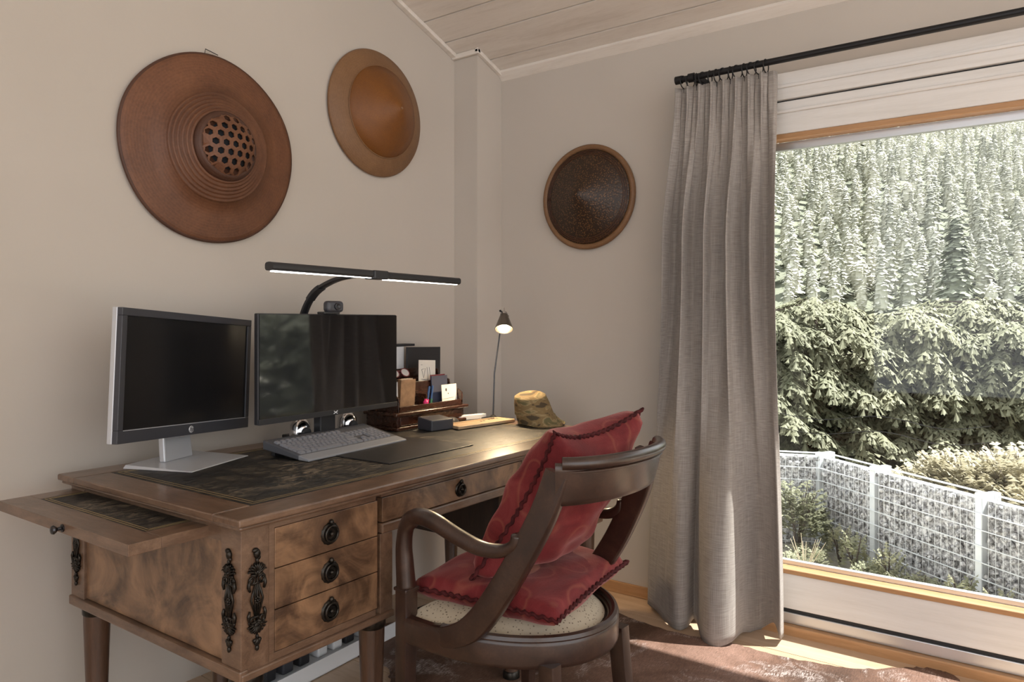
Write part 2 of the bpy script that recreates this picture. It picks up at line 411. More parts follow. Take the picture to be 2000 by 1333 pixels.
# window: fixed glazing down to the floor
win = thing('window_1', 'x', 'x'); del win['label']; del win['category']; win['kind'] = 'structure'
win['label'] = 'floor-to-ceiling window with white-stained frame and oak beads'
Y0, Y1 = W0, W1
part('fascia', MB().box(WX - .02, WX + .05, Y0, Y1 - .004, 2.052, 2.155), 'white_wood', win, bevel=.003)
part('fascia_lip', MB().box(WX - .03, WX - .02, Y0, Y1 - .004, 2.095, 2.107), 'white_wood', win, bevel=.003)
part('gap_shade_strip', MB().box(WX + .0, WX + .05, Y0, Y1 - .004, 2.046, 2.052), 'gasket', win)  # solid black strip, stands in for the shade in the header gap
part('head_frame', MB().box(WX - .012, WX + .07, Y0, Y1 - .004, 1.922, 2.046), 'white_wood', win, bevel=.004)
part('head_lip', MB().box(WX - .022, WX - .012, Y0, Y1 - .004, 2.0, 2.012), 'white_wood', win, bevel=.003)
part('glazing_bead', MB().box(WX - .012, WX + .05, Y0, Y1 - .06, 1.902, 1.922), 'oak_bead', win, bevel=.003)
part('glazing_bead', MB().box(WX - .012, WX + .05, Y0, Y1 - .06, .228, .246), 'oak_bead', win, bevel=.003)
part('spacer', MB().box(WX + .05, WX + .075, Y0, Y1 - .06, 1.872, 1.902), 'alu', win)
part('spacer', MB().box(WX + .05, WX + .075, Y0, Y1 - .06, .246, .262), 'alu', win)
part('bottom_rail', MB().box(WX - .004, WX + .07, Y0, Y1 - .004, .092, .228), 'white_wood', win, bevel=.004)
part('seal', MB().box(WX + .004, WX + .07, Y0, Y1 - .004, .078, .092), 'gasket', win)
part('sill_rail', MB().box(WX - .004, WX + .07, Y0, Y1 - .004, .035, .078), 'alu', win, bevel=.003)
part('threshold', MB().box(WX - .03, WX + .2, Y0, Y1 - .004, -.01, .035), 'oak_bead', win, bevel=.004)
part('jamb', MB().box(WX - .012, WX + .07, Y1 - .06, Y1 - .004, .035, 1.922), 'white_wood', win, bevel=.004)
part('jamb', MB().box(WX - .012, WX + .07, Y0, Y0 + .08, .035, 1.922), 'white_wood', win, bevel=.004)
part('pane', MB().box(WX + .055, WX + .061, Y0 + .08, Y1 - .06, .246, 1.902), 'glass', win)

#SECTION desk
T = .775
def local(root):   # world box -> local of an unrotated thing
    L = root.location
    def f(mb): return mb.xf(Matrix.Translation(-L))
    return f
DX0, DX1, DY0, DY1 = .94, 2.60, 1.382, 2.223
dk = thing('writing_desk', 'antique mahogany pedestal desk with dark leather top and bronze mounts', 'desk', (1.77, 1.8, 0))
Lc = local(dk)
def dp(name, mb, mat, parent=None, **k): return part(name, Lc(mb), mat, parent or dk, **k)
bw = .098
dtop = dp('top', B(DX0 + bw, DX1 - bw, DY0 + bw, DY1 - bw, T - .0172, T - .0168), 'desk_plain')
for (c, d) in ((DY0, DY0 + bw), (DY1 - bw, DY1)): dp('top_border', B(DX0, DX1, c, d, T - .017, T), 'desk_plain', dtop, bevel=.004)
dp('top_end', B(DX0, DX0 + bw, DY0 + bw, DY1 - bw, T - .017, T), 'desk_side', dtop, bevel=.003)
dp('top_end', B(DX1 - bw, DX1, DY0 + bw, DY1 - bw, T - .017, T), 'desk_side', dtop, bevel=.003)
mo = MB().box(DX0 + .008, DX1 - .008, DY0 + .008, DY1 - .008, T - .027, T - .0172)
dp('top_moulding', mo, 'desk_plain', dtop, bevel=.005, seg=3)
lx0, lx1, ly0, ly1 = DX0 + bw, DX1 - bw, DY0 + bw, DY1 - bw
dp('leather_inlay', B(lx0, lx1, ly0, ly1, T - .017, T - .0006), 'leather')
gl = MB()
for i in (0, .012):
    a, b, c, d = lx0 + .012 + i, lx1 - .012 - i, ly0 + .012 + i, ly1 - .012 - i; w = .0022
    for q in ((a, b, c, c + w), (a, b, d - w, d), (a, a + w, c, d), (b - w, b, c, d)): gl.box(*q, T - .0006, T - .0002)
dp('gilt_tooling', gl, 'gilt')
BX0, BX1, BY0, BY1 = .965, 2.575, 1.412, 2.195
ZB, ZT = .418, T - .027
PW = .072
fr = MB()
# pedestals: posts, rails, carcass
PED = ((BX0, 1.425), (1.995, BX1))
for (xa, xb) in PED:
    for px in ((xa, xb - .045) if xa == BX0 else (xa, xb - PW)):
        w = PW if px in (BX0, BX1 - PW) else .045
        for py in (BY0, BY1 - PW):
            dp('corner_post', B(px, px + w, py, py + PW, ZB, ZT if w == PW else .640), 'desk_side', bevel=.0015)
    ox = xa if xa == BX0 else xb
    s = 1 if xa == BX0 else -1
    dp('carcass', B(xa + .018, xb - .008, BY0 + .02, BY1 - .004, ZB + .02, ZT - .002), 'desk_dark')
    x0, x1 = sorted((ox + s * .008, ox + s * .018))
    dp('side_panel', B(x0, x1, BY0 + PW, BY1 - PW, ZB + .024, ZT - .04), 'desk')
    x0, x1 = sorted((ox + s * .003, ox + s * .018))
    dp('side_rail', B(x0, x1, BY0 + PW, BY1 - PW, ZT - .04, ZT), 'desk_side', bevel=.001)
    x0, x1 = sorted((ox - s * .006, ox + s * .018))
    dp('base_moulding', B(x0, x1, BY0 - .004, BY1 + .004, ZB - .004, ZB + .022), 'desk_side', bevel=.004)
    dp('base_moulding', B(xa - .002, xb + .002, BY0 - .006, BY0 + .02, ZB - .004, ZB + .014), 'desk_plain', bevel=.004)
xa_ = BX0 + PW + .014
# drawers with ring pulls
def ring_pull(x, z, parent, r=.0275):
    y = BY0
    o = dp('backplate', MB().lathe([(0, .003), (r * .45, .004), (r * .52, .0075), (r * .62, .004), (r * .84, .0045), (r * .93, .003), (r, 0)], 28, (x, y, z), 'y', lambda th, rr: .025 * math.cos(14 * th) if rr > r * .8 else 0), 'bronze', parent, smooth=True)
    dp('ring', MB().tube([(x + r * .68 * math.cos(a), y - .008, z + r * .68 * math.sin(a)) for a in [2 * PI * i / 28 for i in range(29)]], .0032, 8), 'bronze', parent, smooth=True)
    dp('finial', MB().ell((x, y - .006, z + r * 1.05), (.006, .006, .007)).ell((x, y - .006, z), (.006, .007, .006)), 'bronze', parent, smooth=True)
def drawer(x0, x1, z0, z1, mat='desk', pull=True, lock=False):
    d = dp('drawer', B(x0 + .0015, x1 - .0015, BY0 + .0005, BY0 + .02, z0 + .0012, z1 - .0012), mat, bevel=.0012)
    if pull: ring_pull((x0 + x1) / 2, (z0 + z1) / 2 - .003, d, pull if pull is not True else .0275)
    return d
dp('top_rail', B(xa_, 1.365, BY0 + .001, BY0 + .02, .731, ZT), 'desk_plain', bevel=.001)
xa, xb = BX0 + PW + .014, 1.372
for (z0, z1) in ((.638, .731), (.545, .638), (.449, .545)): drawer(xa, xb, z0, z1)
dp('drawer_divider', B(BX0 + PW, xa, BY0 + .0005, BY0 + .02, ZB + .014, ZT), 'desk_plain')
dp('drawer_divider', B(xa, 1.365, BY0 + .001, BY0 + .02, ZB + .014, .449), 'desk_plain', bevel=.001)
for (z0, z1) in ((.638, .731), (.545, .638), (.449, .545)): drawer(2.075, BX1 - PW - .01, z0, z1)
dp('drawer_divider', B(2.03, 2.075, BY0 + .001, BY0 + .02, ZB, ZT), 'desk_plain')
drawer(1.386, 2.028, .668, .735, pull=.0225)
dp('frieze_box', B(1.426, 1.994, BY0 + .02, BY1 - .02, .66, ZT), 'desk_dark')
dp('frieze_rail', B(1.384, 2.03, BY0 - .004, BY0 + .02, .640, .667), 'desk_plain', bevel=.004)
dp('frieze_rail', B(1.384, 2.03, BY0 + .001, BY0 + .02, .736, ZT), 'desk_plain')
# legs
def leg(x, y):
    o = dp('leg', MB().lathe([(.022, 0), (.026, .02), (.023, .03), (.034, ZB - .05), (.034, ZB - .03)], 24, (x, y, .0)), 'desk_side' if y > 9 else 'desk_leg', smooth=True)
    dp('collar', MB().lathe([(.035, ZB - .032), (.037, ZB - .028), (.037, ZB - .008), (.035, ZB - .003)], 24, (x, y, 0)), 'bronze', o, smooth=True)
    dp('foot_cap', MB().lathe([(.024, 0.0005), (.0285, .004), (.028, .024), (.025, .028)], 24, (x, y, 0)), 'bronze', o, smooth=True)
M['desk_leg'] = woodmat('mahogany_leg', (.045, .021, .012), (.075, .036, .02), (.11, .056, .033), (14, 14, 2), 2.6, .33, coat=.3)
for x in (BX0 + .045, 1.392, 2.03, BX1 - .045):
    for y in (BY0 + .045, BY1 - .05): leg(x, y)
# bronze mounts: pierced female term with scrolls, cast in relief
def mount_mesh():
    b = MB()
    def c(x, z): return (x, -.004, z)
    b.ell(c(0, .100), (.0085, .006, .011)); b.ell(c(-.004, .108), (.008, .005, .006)); b.ell(c(.004, .091), (.005, .004, .005))
    def leaf(z, up, n=7, L=.017, w=.0022):
        for k in range(n):
            t = -1 + 2 * k / (n - 1); a = t * 1.25
            tipx, tipz = L * math.sin(a) * .85, up * L * math.cos(a)
            b.tube([c(0, z), (tipx * .6, -.006, z + tipz * .7), (tipx, -.003, z + tipz * .95), (tipx * 1.15, -.006, z + tipz * .8)], [w * .8, w * 1.3, w * 1.2, w * .6], 5)
    b.ell(c(0, .085), (.004, .004, .006)); leaf(.056, 1, 9, .026); leaf(.050, 1, 5, .016, .003)
    for s in (-1, 1):
        for zz, dz in ((.042, 1), (-.045, -1)):
            sp = [c(s * (.013 + .0075 * math.cos(a) * (1 - a / 14)), zz + dz * .010 * math.sin(a) * (1 - a / 16)) for a in [k * .5 for k in range(16)]]
            b.tube(sp, .0026, 6)
            b.tube([c(s * .019, zz + dz * .004), c(s * .0215, zz - dz * .012), c(s * .018, zz - dz * .022)], [.003, .004, .0025], 6)
        b.tube([c(s * .004, .035), c(s * .015, .0), c(s * .004, -.036)], .0024, 6)
        b.tube([c(s * .002, .032), c(s * .006, .012), c(s * .004, .0), c(s * .006, -.014), c(s * .002, -.034)], .0018, 6)
    b.tube([c(0, .05), c(0, -.05)], .0022, 6)
    b.tube([c(-.009, .036), c(.009, .036)], .0028, 6); b.tube([c(-.008, -.038), c(.008, -.038)], .0028, 6)
    for k in range(8): a = 2 * PI * k / 8; b.ell((.0055 * math.cos(a), -.005, -.002 + .0065 * math.sin(a)), (.003, .003, .0032), 6, 4)
    b.ell(c(0, -.002), (.0035, .006, .004)); leaf(-.050, -1, 9, .027); leaf(-.046, -1, 5, .016, .003)
    b.ell(c(0, -.082), (.0035, .004, .006)); b.ell(c(0, -.094), (.0085, .005, .009)); b.ell(c(-.006, -.090), (.005, .004, .005)); b.ell(c(.006, -.090), (.005, .004, .005)); b.ell(c(0, -.107), (.005, .004, .007))
    return mesh('bronze_mount', b, 'bronze', 'all')
mm = mount_mesh()
def mount(x, y, rz):
    o = part('bronze_mount', mm, None, dk, label='dark bronze scrollwork mount'); o.location = Vector((x, y, .586)) - dk.location; o.rotation_euler = (0, 0, rz)
mount(BX0 + .038, BY0, 0); mount(BX0, BY0 + .038, -PI / 2); mount(BX0, BY1 - .036, -PI / 2)
mount(BX1 - .036, BY0, 0); mount(BX1, BY0 + .036, PI / 2)
# pull-out slide, drawn out to the side
SZ = .735
sl = dp('slide', MB().box(.858, 1.10, 1.605, 2.123, SZ - .025, SZ - .022), 'desk_plain', label='pull-out writing slide with leather inset')
for (ya, yb) in ((1.538, 1.605), (2.123, 2.19)): dp('slide_rail', B(.858, 1.10, ya, yb, SZ - .025, SZ), 'desk_plain', sl, bevel=.0012)
dp('slide_end', B(.786, .858, 1.538, 2.19, SZ - .025, SZ), 'desk_side', sl, bevel=.0012)
dp('slide_leather', B(.858, 1.10, 1.605, 2.123, SZ - .022, SZ - .0005), 'leather', sl)
g2 = MB()
for i in (.006, .014): g2.box(.858 + i, .860 + i, 1.605 + i, 2.123 - i, SZ - .0005, SZ); g2.box(.858 + i, 1.0, 1.605 + i, 1.607 + i, SZ - .0005, SZ); g2.box(.858 + i, 1.0, 2.121 - i, 2.123 - i, SZ - .0005, SZ)
dp('slide_tooling', g2, 'gilt', sl)
M['chrome_dark'] = flat('dark_metal_knob', (.06, .06, .065), .25, .9)
dp('slide_knob', MB().lathe([(.009, 0), (.009, .003), (.0045, .005), (.004, .012), (.008, .016), (.0105, .020), (.009, .024), (.001, .026)], 20, (.786, 1.83, SZ - .012), 'x'), 'chrome_dark', sl, smooth=True)

#SECTION chair
ch = thing('armchair', 'dark mahogany gondola armchair with scrolled arms pulled up to the desk', 'chair', (1.606, 1.279, .004), math.radians(-5))
def rail_pt(a, k=1.0):   # a -1..1 round the D-shaped seat
    th = a * PI / 2 * 1.0
    x = .252 * math.sin(th) if abs(a) < .999 else math.copysign(.252, a)
    y = -.415 * max(0, math.cos(th)) ** .8
    return (x * k, y * k)
N = 40
part('seat_rail', MB().sweep([(*rail_pt(-1 + 2 * i / N), .428) for i in range(N + 1)], (0, 0, 1), .066, .03, 12, 6), 'chair', ch, smooth=True)
part('seat_rail_bead', MB().tube([(rail_pt(-1 + 2 * i / N)[0] * 1.01, rail_pt(-1 + 2 * i / N)[1] * 1.01, .461) for i in range(3, N - 2)], .011, 8), 'chair', ch, smooth=True)
part('front_rail', B(-.235, .235, -.016, .016, .395, .458), 'chair', ch, bevel=.003)
for s in (-1, 1):
    part('front_leg', MB().sweep([(s * .246, 0, .52), (s * .246, 0, .40), (s * .246, .006, .2), (s * .246, .012, 0)], (1, 0, 0), [.042, .042, .036, .028], [.042, .042, .036, .028], 12, 8), 'chair', ch, smooth=True)
    part('rear_leg', MB().sweep(smooth_path([(s * .145, -.375, .41), (s * .148, -.385, .28), (s * .152, -.41, .14), (s * .158, -.455, 0)], 4), (1, 0, 0), [.036] * 6 + [.033] * 4 + [.030] * 3, [.044] * 6 + [.038] * 4 + [.03] * 3, 12, 8), 'chair', ch, smooth=True)
    part('arm_collar', MB().box(s * .246 - .0235, s * .246 + .0235, -.0235, .0235, .520, .529), 'chair', ch, bevel=.003)
    ap = smooth_path([(s * .246, 0, .525), (s * .248, .003, .58), (s * .250, .004, .635), (s * .250, -.008, .685), (s * .248, -.045, .712), (s * .245, -.10, .708), (s * .238, -.17, .685), (s * .230, -.24, .668), (s * .222, -.30, .672), (s * .218, -.335, .692), (s * .217, -.343, .715)], 5)
    n = len(ap); wd = [lerp(.046, .036, min(1, i / 12)) if i < 20 else lerp(.042, .038, (i - 20) / (n - 20)) for i in range(n)]
    hd = [lerp(.046, .038, min(1, i / 12)) if i < 16 else lerp(.044, .024, (i - 16) / (n - 16)) for i in range(n)]
    part('arm', MB().sweep(ap, (1, 0, 0), wd, hd, 14, 2.6), 'chair', ch, smooth='all')
    st = smooth_path([(s * .246, -.09, .437), (s * .243, -.16, .447), (s * .236, -.23, .490), (s * .228, -.303, .585), (s * .216, -.362, .685), (s * .203, -.405, .772), (s * .188, -.434, .86)], 6)
    n = len(st)
    part('stile', MB().sweep(st, (1, 0, 0), .030, [lerp(.044, .062, min(1, i / 12)) for i in range(n)], 12, 7), 'chair', ch, smooth=True)
def crest(u, z):
    a = -1 + 2 * u
    return Vector((.203 * math.sin(a * 1.25) / math.sin(1.25), -.424 - .068 * (math.cos(a * 1.25) - math.cos(1.25)) / (1 - math.cos(1.25)) - (z - .80) * .28, z))
def crest_side(k): return (0, -.28, 1)
part('crest_rail', MB().sweep([crest(i / 30, .838) for i in range(31)], crest_side, .094, .024, 12, 7), 'chair', ch, smooth=True)
part('crest_roll', MB().tube([crest(i / 30, .886) + Vector((0, -.006, 0)) for i in range(31)], .0145, 10), 'chair', ch, smooth=True)
part('crest_bead', MB().tube([crest(i / 30, .868) + Vector((0, -.013, 0)) for i in range(31)], .004, 6), 'chair', ch, smooth=True)
pad = MB()
def padf(u, v):
    a = -1 + 2 * u; x, y = rail_pt(a, .945); cx, cy = 0, -.15
    r = v; q = math.sqrt(max(0, 1 - r * r)) if r < 1 else 0
    return (lerp(cx, x, r), lerp(cy, y, r), .452 + .042 * (1 - r ** 5))
pad.grid(padf, 40, 10)
part('upholstered_seat', pad, 'dot', ch, smooth='all', label='cream dotted upholstered seat pad')
part('seat_board', MB().prism([rail_pt(-1 + 2 * i / 24, .93) for i in range(25)], .43, .452), 'chair', ch)

def pillow(name, corners, thick, mat, label, pinch=.10, wr=.006, seed=1, flip=1, trim=True, box=.75):
    cs = [Vector(c) for c in corners]   # BL BR TR TL
    ctr = sum(cs, Vector()) / 4
    nrm = ((cs[1] - cs[0]).cross(cs[3] - cs[0])).normalized()
    rr = random.Random(seed); ph = [rr.uniform(0, 6) for _ in range(8)]
    def base(s, t):
        a = (s + 1) / 2; b = (t + 1) / 2
        p = cs[0] * (1 - a) * (1 - b) + cs[1] * a * (1 - b) + cs[2] * a * b + cs[3] * (1 - a) * b
        ks = 1 - pinch * (1 - t * t) * abs(s) ** 3; kt = 1 - pinch * (1 - s * s) * abs(t) ** 3
        U = (cs[1] - cs[0] + cs[2] - cs[3]) / 4; V = (cs[3] - cs[0] + cs[2] - cs[1]) / 4
        return p + U * s * (ks - 1) + V * t * (kt - 1)
    def thk(s, t):
        w = max(0, (1 - s * s)) ** .5 * max(0, (1 - t * t)) ** .5
        return thick / 2 * w ** box + (wr * (math.sin(7 * s + ph[0] + 2 * t) * math.sin(5 * t + ph[1]) + .6 * math.sin(13 * t + 4 * s + ph[2])) * w ** .6)
    root = thing(name, label, 'cushion', ctr)
    mb = MB(); n = 28
    for sg in (1, -1):
        mb.grid(lambda u, v: base(2 * u - 1, 2 * v - 1) + nrm * sg * thk(2 * u - 1, 2 * v - 1) - ctr, n, n)
    me = mesh('cover', mb, mat, 'all', False)
    b = bmesh.new(); b.from_mesh(me); bmesh.ops.remove_doubles(b, verts=b.verts, dist=1e-5); bmesh.ops.recalc_face_normals(b, faces=b.faces); b.to_mesh(me); b.free()
    me.polygons.foreach_set('use_smooth', [True] * len(me.polygons))
    part('cover', me, None, root)
    if trim:
        ring = []
        for k in range(4):
            for i in range(72):
                q = -1 + 2 * i / 72
                ring.append((q, -1) if k == 0 else (1, q) if k == 1 else (-q, 1) if k == 2 else (-1, -q))
        ring.append(ring[0])
        def gath(u, v):
            i = min(int(round(u * 288)), 288); s, t = ring[i]
            p = base(s, t); out = (p - ctr); out = (out - nrm * out.dot(nrm)).normalized()
            wv = math.sin(i * 1.57 + .9 * math.sin(i * .37)); th = 2 * PI * v
            return p + out * (.001 + .0065 * math.cos(th)) + nrm * (.005 * math.sin(th) + .0030 * wv) - ctr
        part('ruffle', MB().grid(gath, 288, 8), 'ruffle', root, smooth='all')
    return root
Wm = Matrix.Translation((1.612, 1.30, .004)) @ Matrix.Rotation(math.radians(-2), 4, 'Z')
def cw(*p): return Wm @ Vector(p)
pillow('seat_cushion', [cw(-.17, -.41, .512), cw(.29, -.335, .515), cw(.245, .07, .52), cw(-.215, .02, .512)], .085, 'red', 'flat red cotton cushion lying on the armchair seat', .05, .004, 3, box=.42)
pillow('back_cushion', [cw(-.165, -.15, .555), cw(.205, -.19, .555), cw(.245, -.405, .955), cw(-.115, -.365, .93)], .19, 'red', 'plump red patterned cushion leaning upright against the armchair back', .20, .008, 5, box=.62)

#SECTION desk things
# left display
mon = thing('monitor', 'silver-backed display with thick dark bezel beside the wall, screen off', 'monitor', (1.249, 2.089, T), math.atan2(.211, .541))
MW, MH, mz = .290, .18, .264      # half sizes, centre height
bz = MB()
for q in ((-MW, MW, MH - .021, MH), (-MW, MW, -MH, -MH + .035), (-MW, -MW + .019, -MH + .035, MH - .021), (MW - .019, MW, -MH + .035, MH - .021)):
    bz.box(q[0], q[1], -.016, .004, mz + q[2], mz + q[3])
part('bezel', bz, 'bezel', mon, bevel=.0015)
part('screen', B(-MW + .019, MW - .019, -.011, .003, mz - MH + .035, mz + MH - .021), 'screen', mon)
part('back_shell', MB().hexa([(-MW, .004, mz - MH), (MW, .004, mz - MH), (MW - .03, .045, mz - MH + .04), (-MW + .03, .045, mz - MH + .04),
                              (-MW, .004, mz + MH), (MW, .004, mz + MH), (MW - .03, .045, mz + MH - .04), (-MW + .03, .045, mz + MH - .04)]), 'silver', mon, bevel=.008, label='silver back shell')
part('edge_strip', B(-MW - .0015, MW + .0015, .0, .016, mz - MH - .001, mz + MH + .001), 'silver', mon, bevel=.002)
part('trim_line', B(-MW + .019, MW - .019, -.0172, -.016, mz - MH + .033, mz - MH + .035), 'silver', mon)
lg = part('logo', MB().lathe([(.0001, .0015), (.0095, .0015), (.0105, 0)], 28, (0, -.0165, mz - MH + .0165), 'y'), 'silver', mon, smooth=True)
tx = part('lettering', text_mesh('hp', .017, .0003, 'bezel', .25), None, lg); tx.location = (0, -.0184, mz - MH + .0175); tx.rotation_euler = (PI / 2, 0, 0)
roll = Matrix.Translation((0, 0, mz)) @ Matrix.Rotation(math.radians(3.3), 4, 'Y') @ Matrix.Translation((0, 0, -mz))
for o in list(mon.children) + [lg]:
    if o is not lg or not o.get('_r'): o.data.transform(roll) if not o.get('_r') else None; o['_r'] = 1
for o in list(mon.children): del o['_r']
tx.matrix_basis = roll @ (Matrix.Translation((0, -.0184, mz - MH + .0175)) @ Matrix.Rotation(PI / 2, 4, 'X'))
part('neck', MB().hexa([(-.062, .032, .008), (.062, .032, .008), (.062, .052, .008), (-.062, .052, .008), (-.055, .046, .16), (.055, .046, .16), (.055, .068, .16), (-.055, .068, .16)]), 'silver', mon, bevel=.004)
part('neck_clip', MB().box(-.008, .028, .018, .045, .075, .125), 'chrome', mon, bevel=.004)
part('stand_base', MB().hexa([(-.135, -.115, 0), (.135, -.115, 0), (.135, .115, 0), (-.135, .115, 0), (-.133, -.113, .003), (.133, -.113, .003), (.13, .11, .011), (-.13, .11, .011)]), 'silver', mon, bevel=.002, label='flat silver stand foot')
# right display
m2 = thing('monitor', 'wide glossy black display behind the keyboard, mirroring the garden', 'monitor', (1.715, 1.976, T), math.atan2(.035, .635))
HW, z0, z1 = .318, .103, .448
part('back_shell', MB().box(-HW, HW, .0, .018, z0, z1).box(-.20, .20, .018, .045, z0 + .03, z1 - .06), 'blackp', m2, bevel=.003)
part('screen', B(-HW + .004, HW - .004, -.004, 0, z0 + .018, z1 - .003), 'gloss', m2)
part('chin', B(-HW, HW, -.005, .0, z0, z0 + .018), 'blackp', m2, bevel=.001)
part('logo', MB().tube([(-.009, -.006, z0 + .005), (0, -.006, z0 + .009), (.009, -.006, z0 + .014)], .0014, 6).tube([(-.007, -.006, z0 + .014), (.0, -.006, z0 + .009), (.008, -.006, z0 + .005)], .0014, 6), 'white', m2, label='small white crossed-stroke logo')
part('neck', B(-.035, .035, .03, .065, .012, .30), 'blackp', m2, bevel=.004)
part('stand_base', B(-.035, .045, .025, .15, 0, .010), 'blackp', m2, bevel=.004)
# two small chrome speakers under the display
for k, (x, y) in enumerate(((1.650, 2.075), (1.87, 2.085))):
    s = thing('desk_speaker', ('chrome egg-shaped desk speaker under the wide display, nearer the silver display', 'chrome egg-shaped desk speaker under the wide display, nearer the letter rack')[k], 'speaker', (x, y, T), 0, 'small chrome speakers under the display')
    part('body', MB().lathe([(.022, 0), (.032, .012), (.037, .04), (.033, .07), (.02, .088), (.001, .092)], 24), 'chrome', s, smooth='all')
    part('grille', MB().lathe([(.001, .012), (.015, .010), (.019, .003), (.02, 0)], 20, (0, -.030, .045), 'y'), 'blackp', s, smooth=True)
    part('base', MB().lathe([(.030, 0), (.032, .003), (.030, .006)], 24), 'blackp', s, smooth=True)
# webcam
wc = thing('webcam', 'small dark webcam clipped on top of the wide display', 'webcam', (1.708, 1.974, T + z1), math.radians(-6))
part('body', B(-.034, .034, -.018, .016, .006, .045), 'bezel', wc, bevel=.012, seg=4)
part('lens', MB().lathe([(.001, .004), (.006, .005), (.0085, .007), (.0115, .006), (.0125, 0)], 24, (.004, -.0175, .026), 'y'), 'blackp', wc, smooth=True)
part('clip', MB().box(-.045, .02, -.012, .03, .0, .008).box(-.02, .02, .022, .03, -.05, .004), 'blackp', wc, bevel=.003)
# bar lamp
bl = thing('bar_lamp', 'long black clamp-on LED bar lamp arching over the wide display', 'lamp', (1.715, 2.20, T))
def BLp(x, y, z): return (x - 1.715, y - 2.20, z - T)
M['led'] = emis('led_strip', (1.0, .97, .93), 5.0)
arc = smooth_path([BLp(1.735, 2.19, .79), BLp(1.735, 2.19, 1.02), BLp(1.735, 2.175, 1.19), BLp(1.732, 2.11, 1.29), BLp(1.722, 2.0, 1.335), BLp(1.71, 1.88, 1.35), BLp(1.70, 1.765, 1.352)], 6)
part('arm', MB().sweep(arc, (1, 0, 0), .03, .014, 10, 5), 'blackp', bl, smooth=True)
part('arm_sleeve', MB().sweep(arc[17:22], (1, 0, 0), .034, .019, 10, 5), 'blackp', bl, smooth=True)
part('clamp', MB().box(-.005, .045, -.03, .055, .0, .012).box(-.005, .045, .03, .055, -.06, .0).box(-.005, .045, -.02, .055, -.06, -.05), 'blackp', bl, bevel=.003)
part('hinge', MB().box(*(BLp(1.672, 0, 0)[0], BLp(1.735, 0, 0)[0], BLp(0, 1.735, 0)[1], BLp(0, 1.785, 0)[1], BLp(0, 0, 1.334)[2], BLp(0, 0, 1.362)[2])), 'blackp', bl, bevel=.004)
for (xa, xb, dz) in ((1.29, 1.684, .0), (1.722, 2.108, -.004)):
    o = part('light_bar', MB().sweep([BLp(xa, 1.758, 1.352 + dz), BLp(xb, 1.758, 1.350 + dz)], (0, 1, 0), .036, .025, 14, 3.0), 'blackp', bl, smooth=True)
    part('led_strip', MB().hexa([BLp(xa + .008, 1.752, 1.3365 + dz), BLp(xb - .006, 1.752, 1.3365 + dz), BLp(xb - .006, 1.762, 1.3365 + dz), BLp(xa + .008, 1.762, 1.3365 + dz),
                                 BLp(xa + .008, 1.752, 1.343 + dz), BLp(xb - .006, 1.752, 1.343 + dz), BLp(xb - .006, 1.762, 1.343 + dz), BLp(xa + .008, 1.762, 1.343 + dz)]), 'led', o)
part('cord', MB().tube(smooth_path([BLp(1.73, 2.12, 1.28), BLp(1.738, 2.15, 1.22), BLp(1.74, 2.205, 1.05), BLp(1.75, 2.24, .8)], 6), .0022, 6), 'blackp', bl)
# keyboard
kb = thing('keyboard', 'grey full-size keyboard with light palm rest below the wide display', 'keyboard', (1.677, 1.910, T), math.radians(5))
KW, KD = .232, .100
def ky(v, z=0): return z
part('base', MB().hexa([(-KW, -KD + .045, .003), (KW, -KD + .045, .003), (KW, KD, .022), (-KW, KD, .022), (-KW, -KD + .045, .017), (KW, -KD + .045, .017), (KW, KD, .050), (-KW, KD, .050)]), 'kbd', kb, bevel=.003)
part('palm_rest', MB().hexa([(-KW, -KD, .001), (KW, -KD, .001), (KW, -KD + .045, .002), (-KW, -KD + .045, .002), (-KW, -KD, .008), (KW, -KD, .008), (KW, -KD + .045, .0175), (-KW, -KD + .045, .0175)]), 'grey_rest', kb, bevel=.003, label='light grey palm rest')
for s in (-1, 1): part('foot', B(s * .19 - .02, s * .19 + .02, KD - .03, KD - .015, 0, .024), 'blackp', kb)
kmesh = {}
def key(x, y, w):
    k = round(w, 4)
    if k not in kmesh:
        b = MB(); a = w / 2 - .0012; c = .0082
        b.hexa([(-a, -c, 0), (a, -c, 0), (a, c, 0), (-a, c, 0), (-a + .0022, -c + .0022, .0062), (a - .0022, -c + .0022, .0062), (a - .0022, c - .0018, .0066), (-a + .0022, c - .0018, .0066)])
        kmesh[k] = mesh('key', b, 'key')
    o = part('key', kmesh[k], None, kb); zz = .017 + (y + KD - .045) * .033 / .155
    o.location = (x, y, zz + .0003); o.rotation_euler = (math.atan(.033 / .155), 0, 0)
U = .0188; rows = [(-KD + .056, [1.25, 1.25, 1.25, 6, 1.25, 1.25, 1.25, 1.5]), (-KD + .075, [2.25] + [1] * 10 + [2.75]), (-KD + .094, [1.75] + [1] * 11 + [2.25]), (-KD + .113, [1.5] + [1] * 12 + [1.5]), (-KD + .132, [1] * 13 + [2])]
for y, ws in rows:
    x = -KW + .012
    for w in ws: key(x + w * U / 2, y, w * U); x += w * U
for i in range(13): key(-KW + .012 + U * (i * 1.167 + .5), -KD + .158, U)
nx = -KW + .012 + 15.2 * U
for r_, y in enumerate([r[0] for r in rows]):
    for i in range(3):
        if (r_ == 1 and i != 1) or r_ == 2: continue
        key(nx + (i + .5) * U, y, U)
    for i in range(4): key(nx + (i + 3.3 + .5) * U, y, U)
# desk pad
dpad = solo('desk_pad', MB().prism([(-.205, -.155), (.205, -.155), (.205, .155), (-.205, .155)], 0, .003), 'pad', 'black leather mouse pad in front of the grey keyboard', 'desk pad', bevel=.001)
dpad.location = (1.775, 1.745 - .012, T); dpad.rotation_euler = (0, 0, math.radians(1.5))
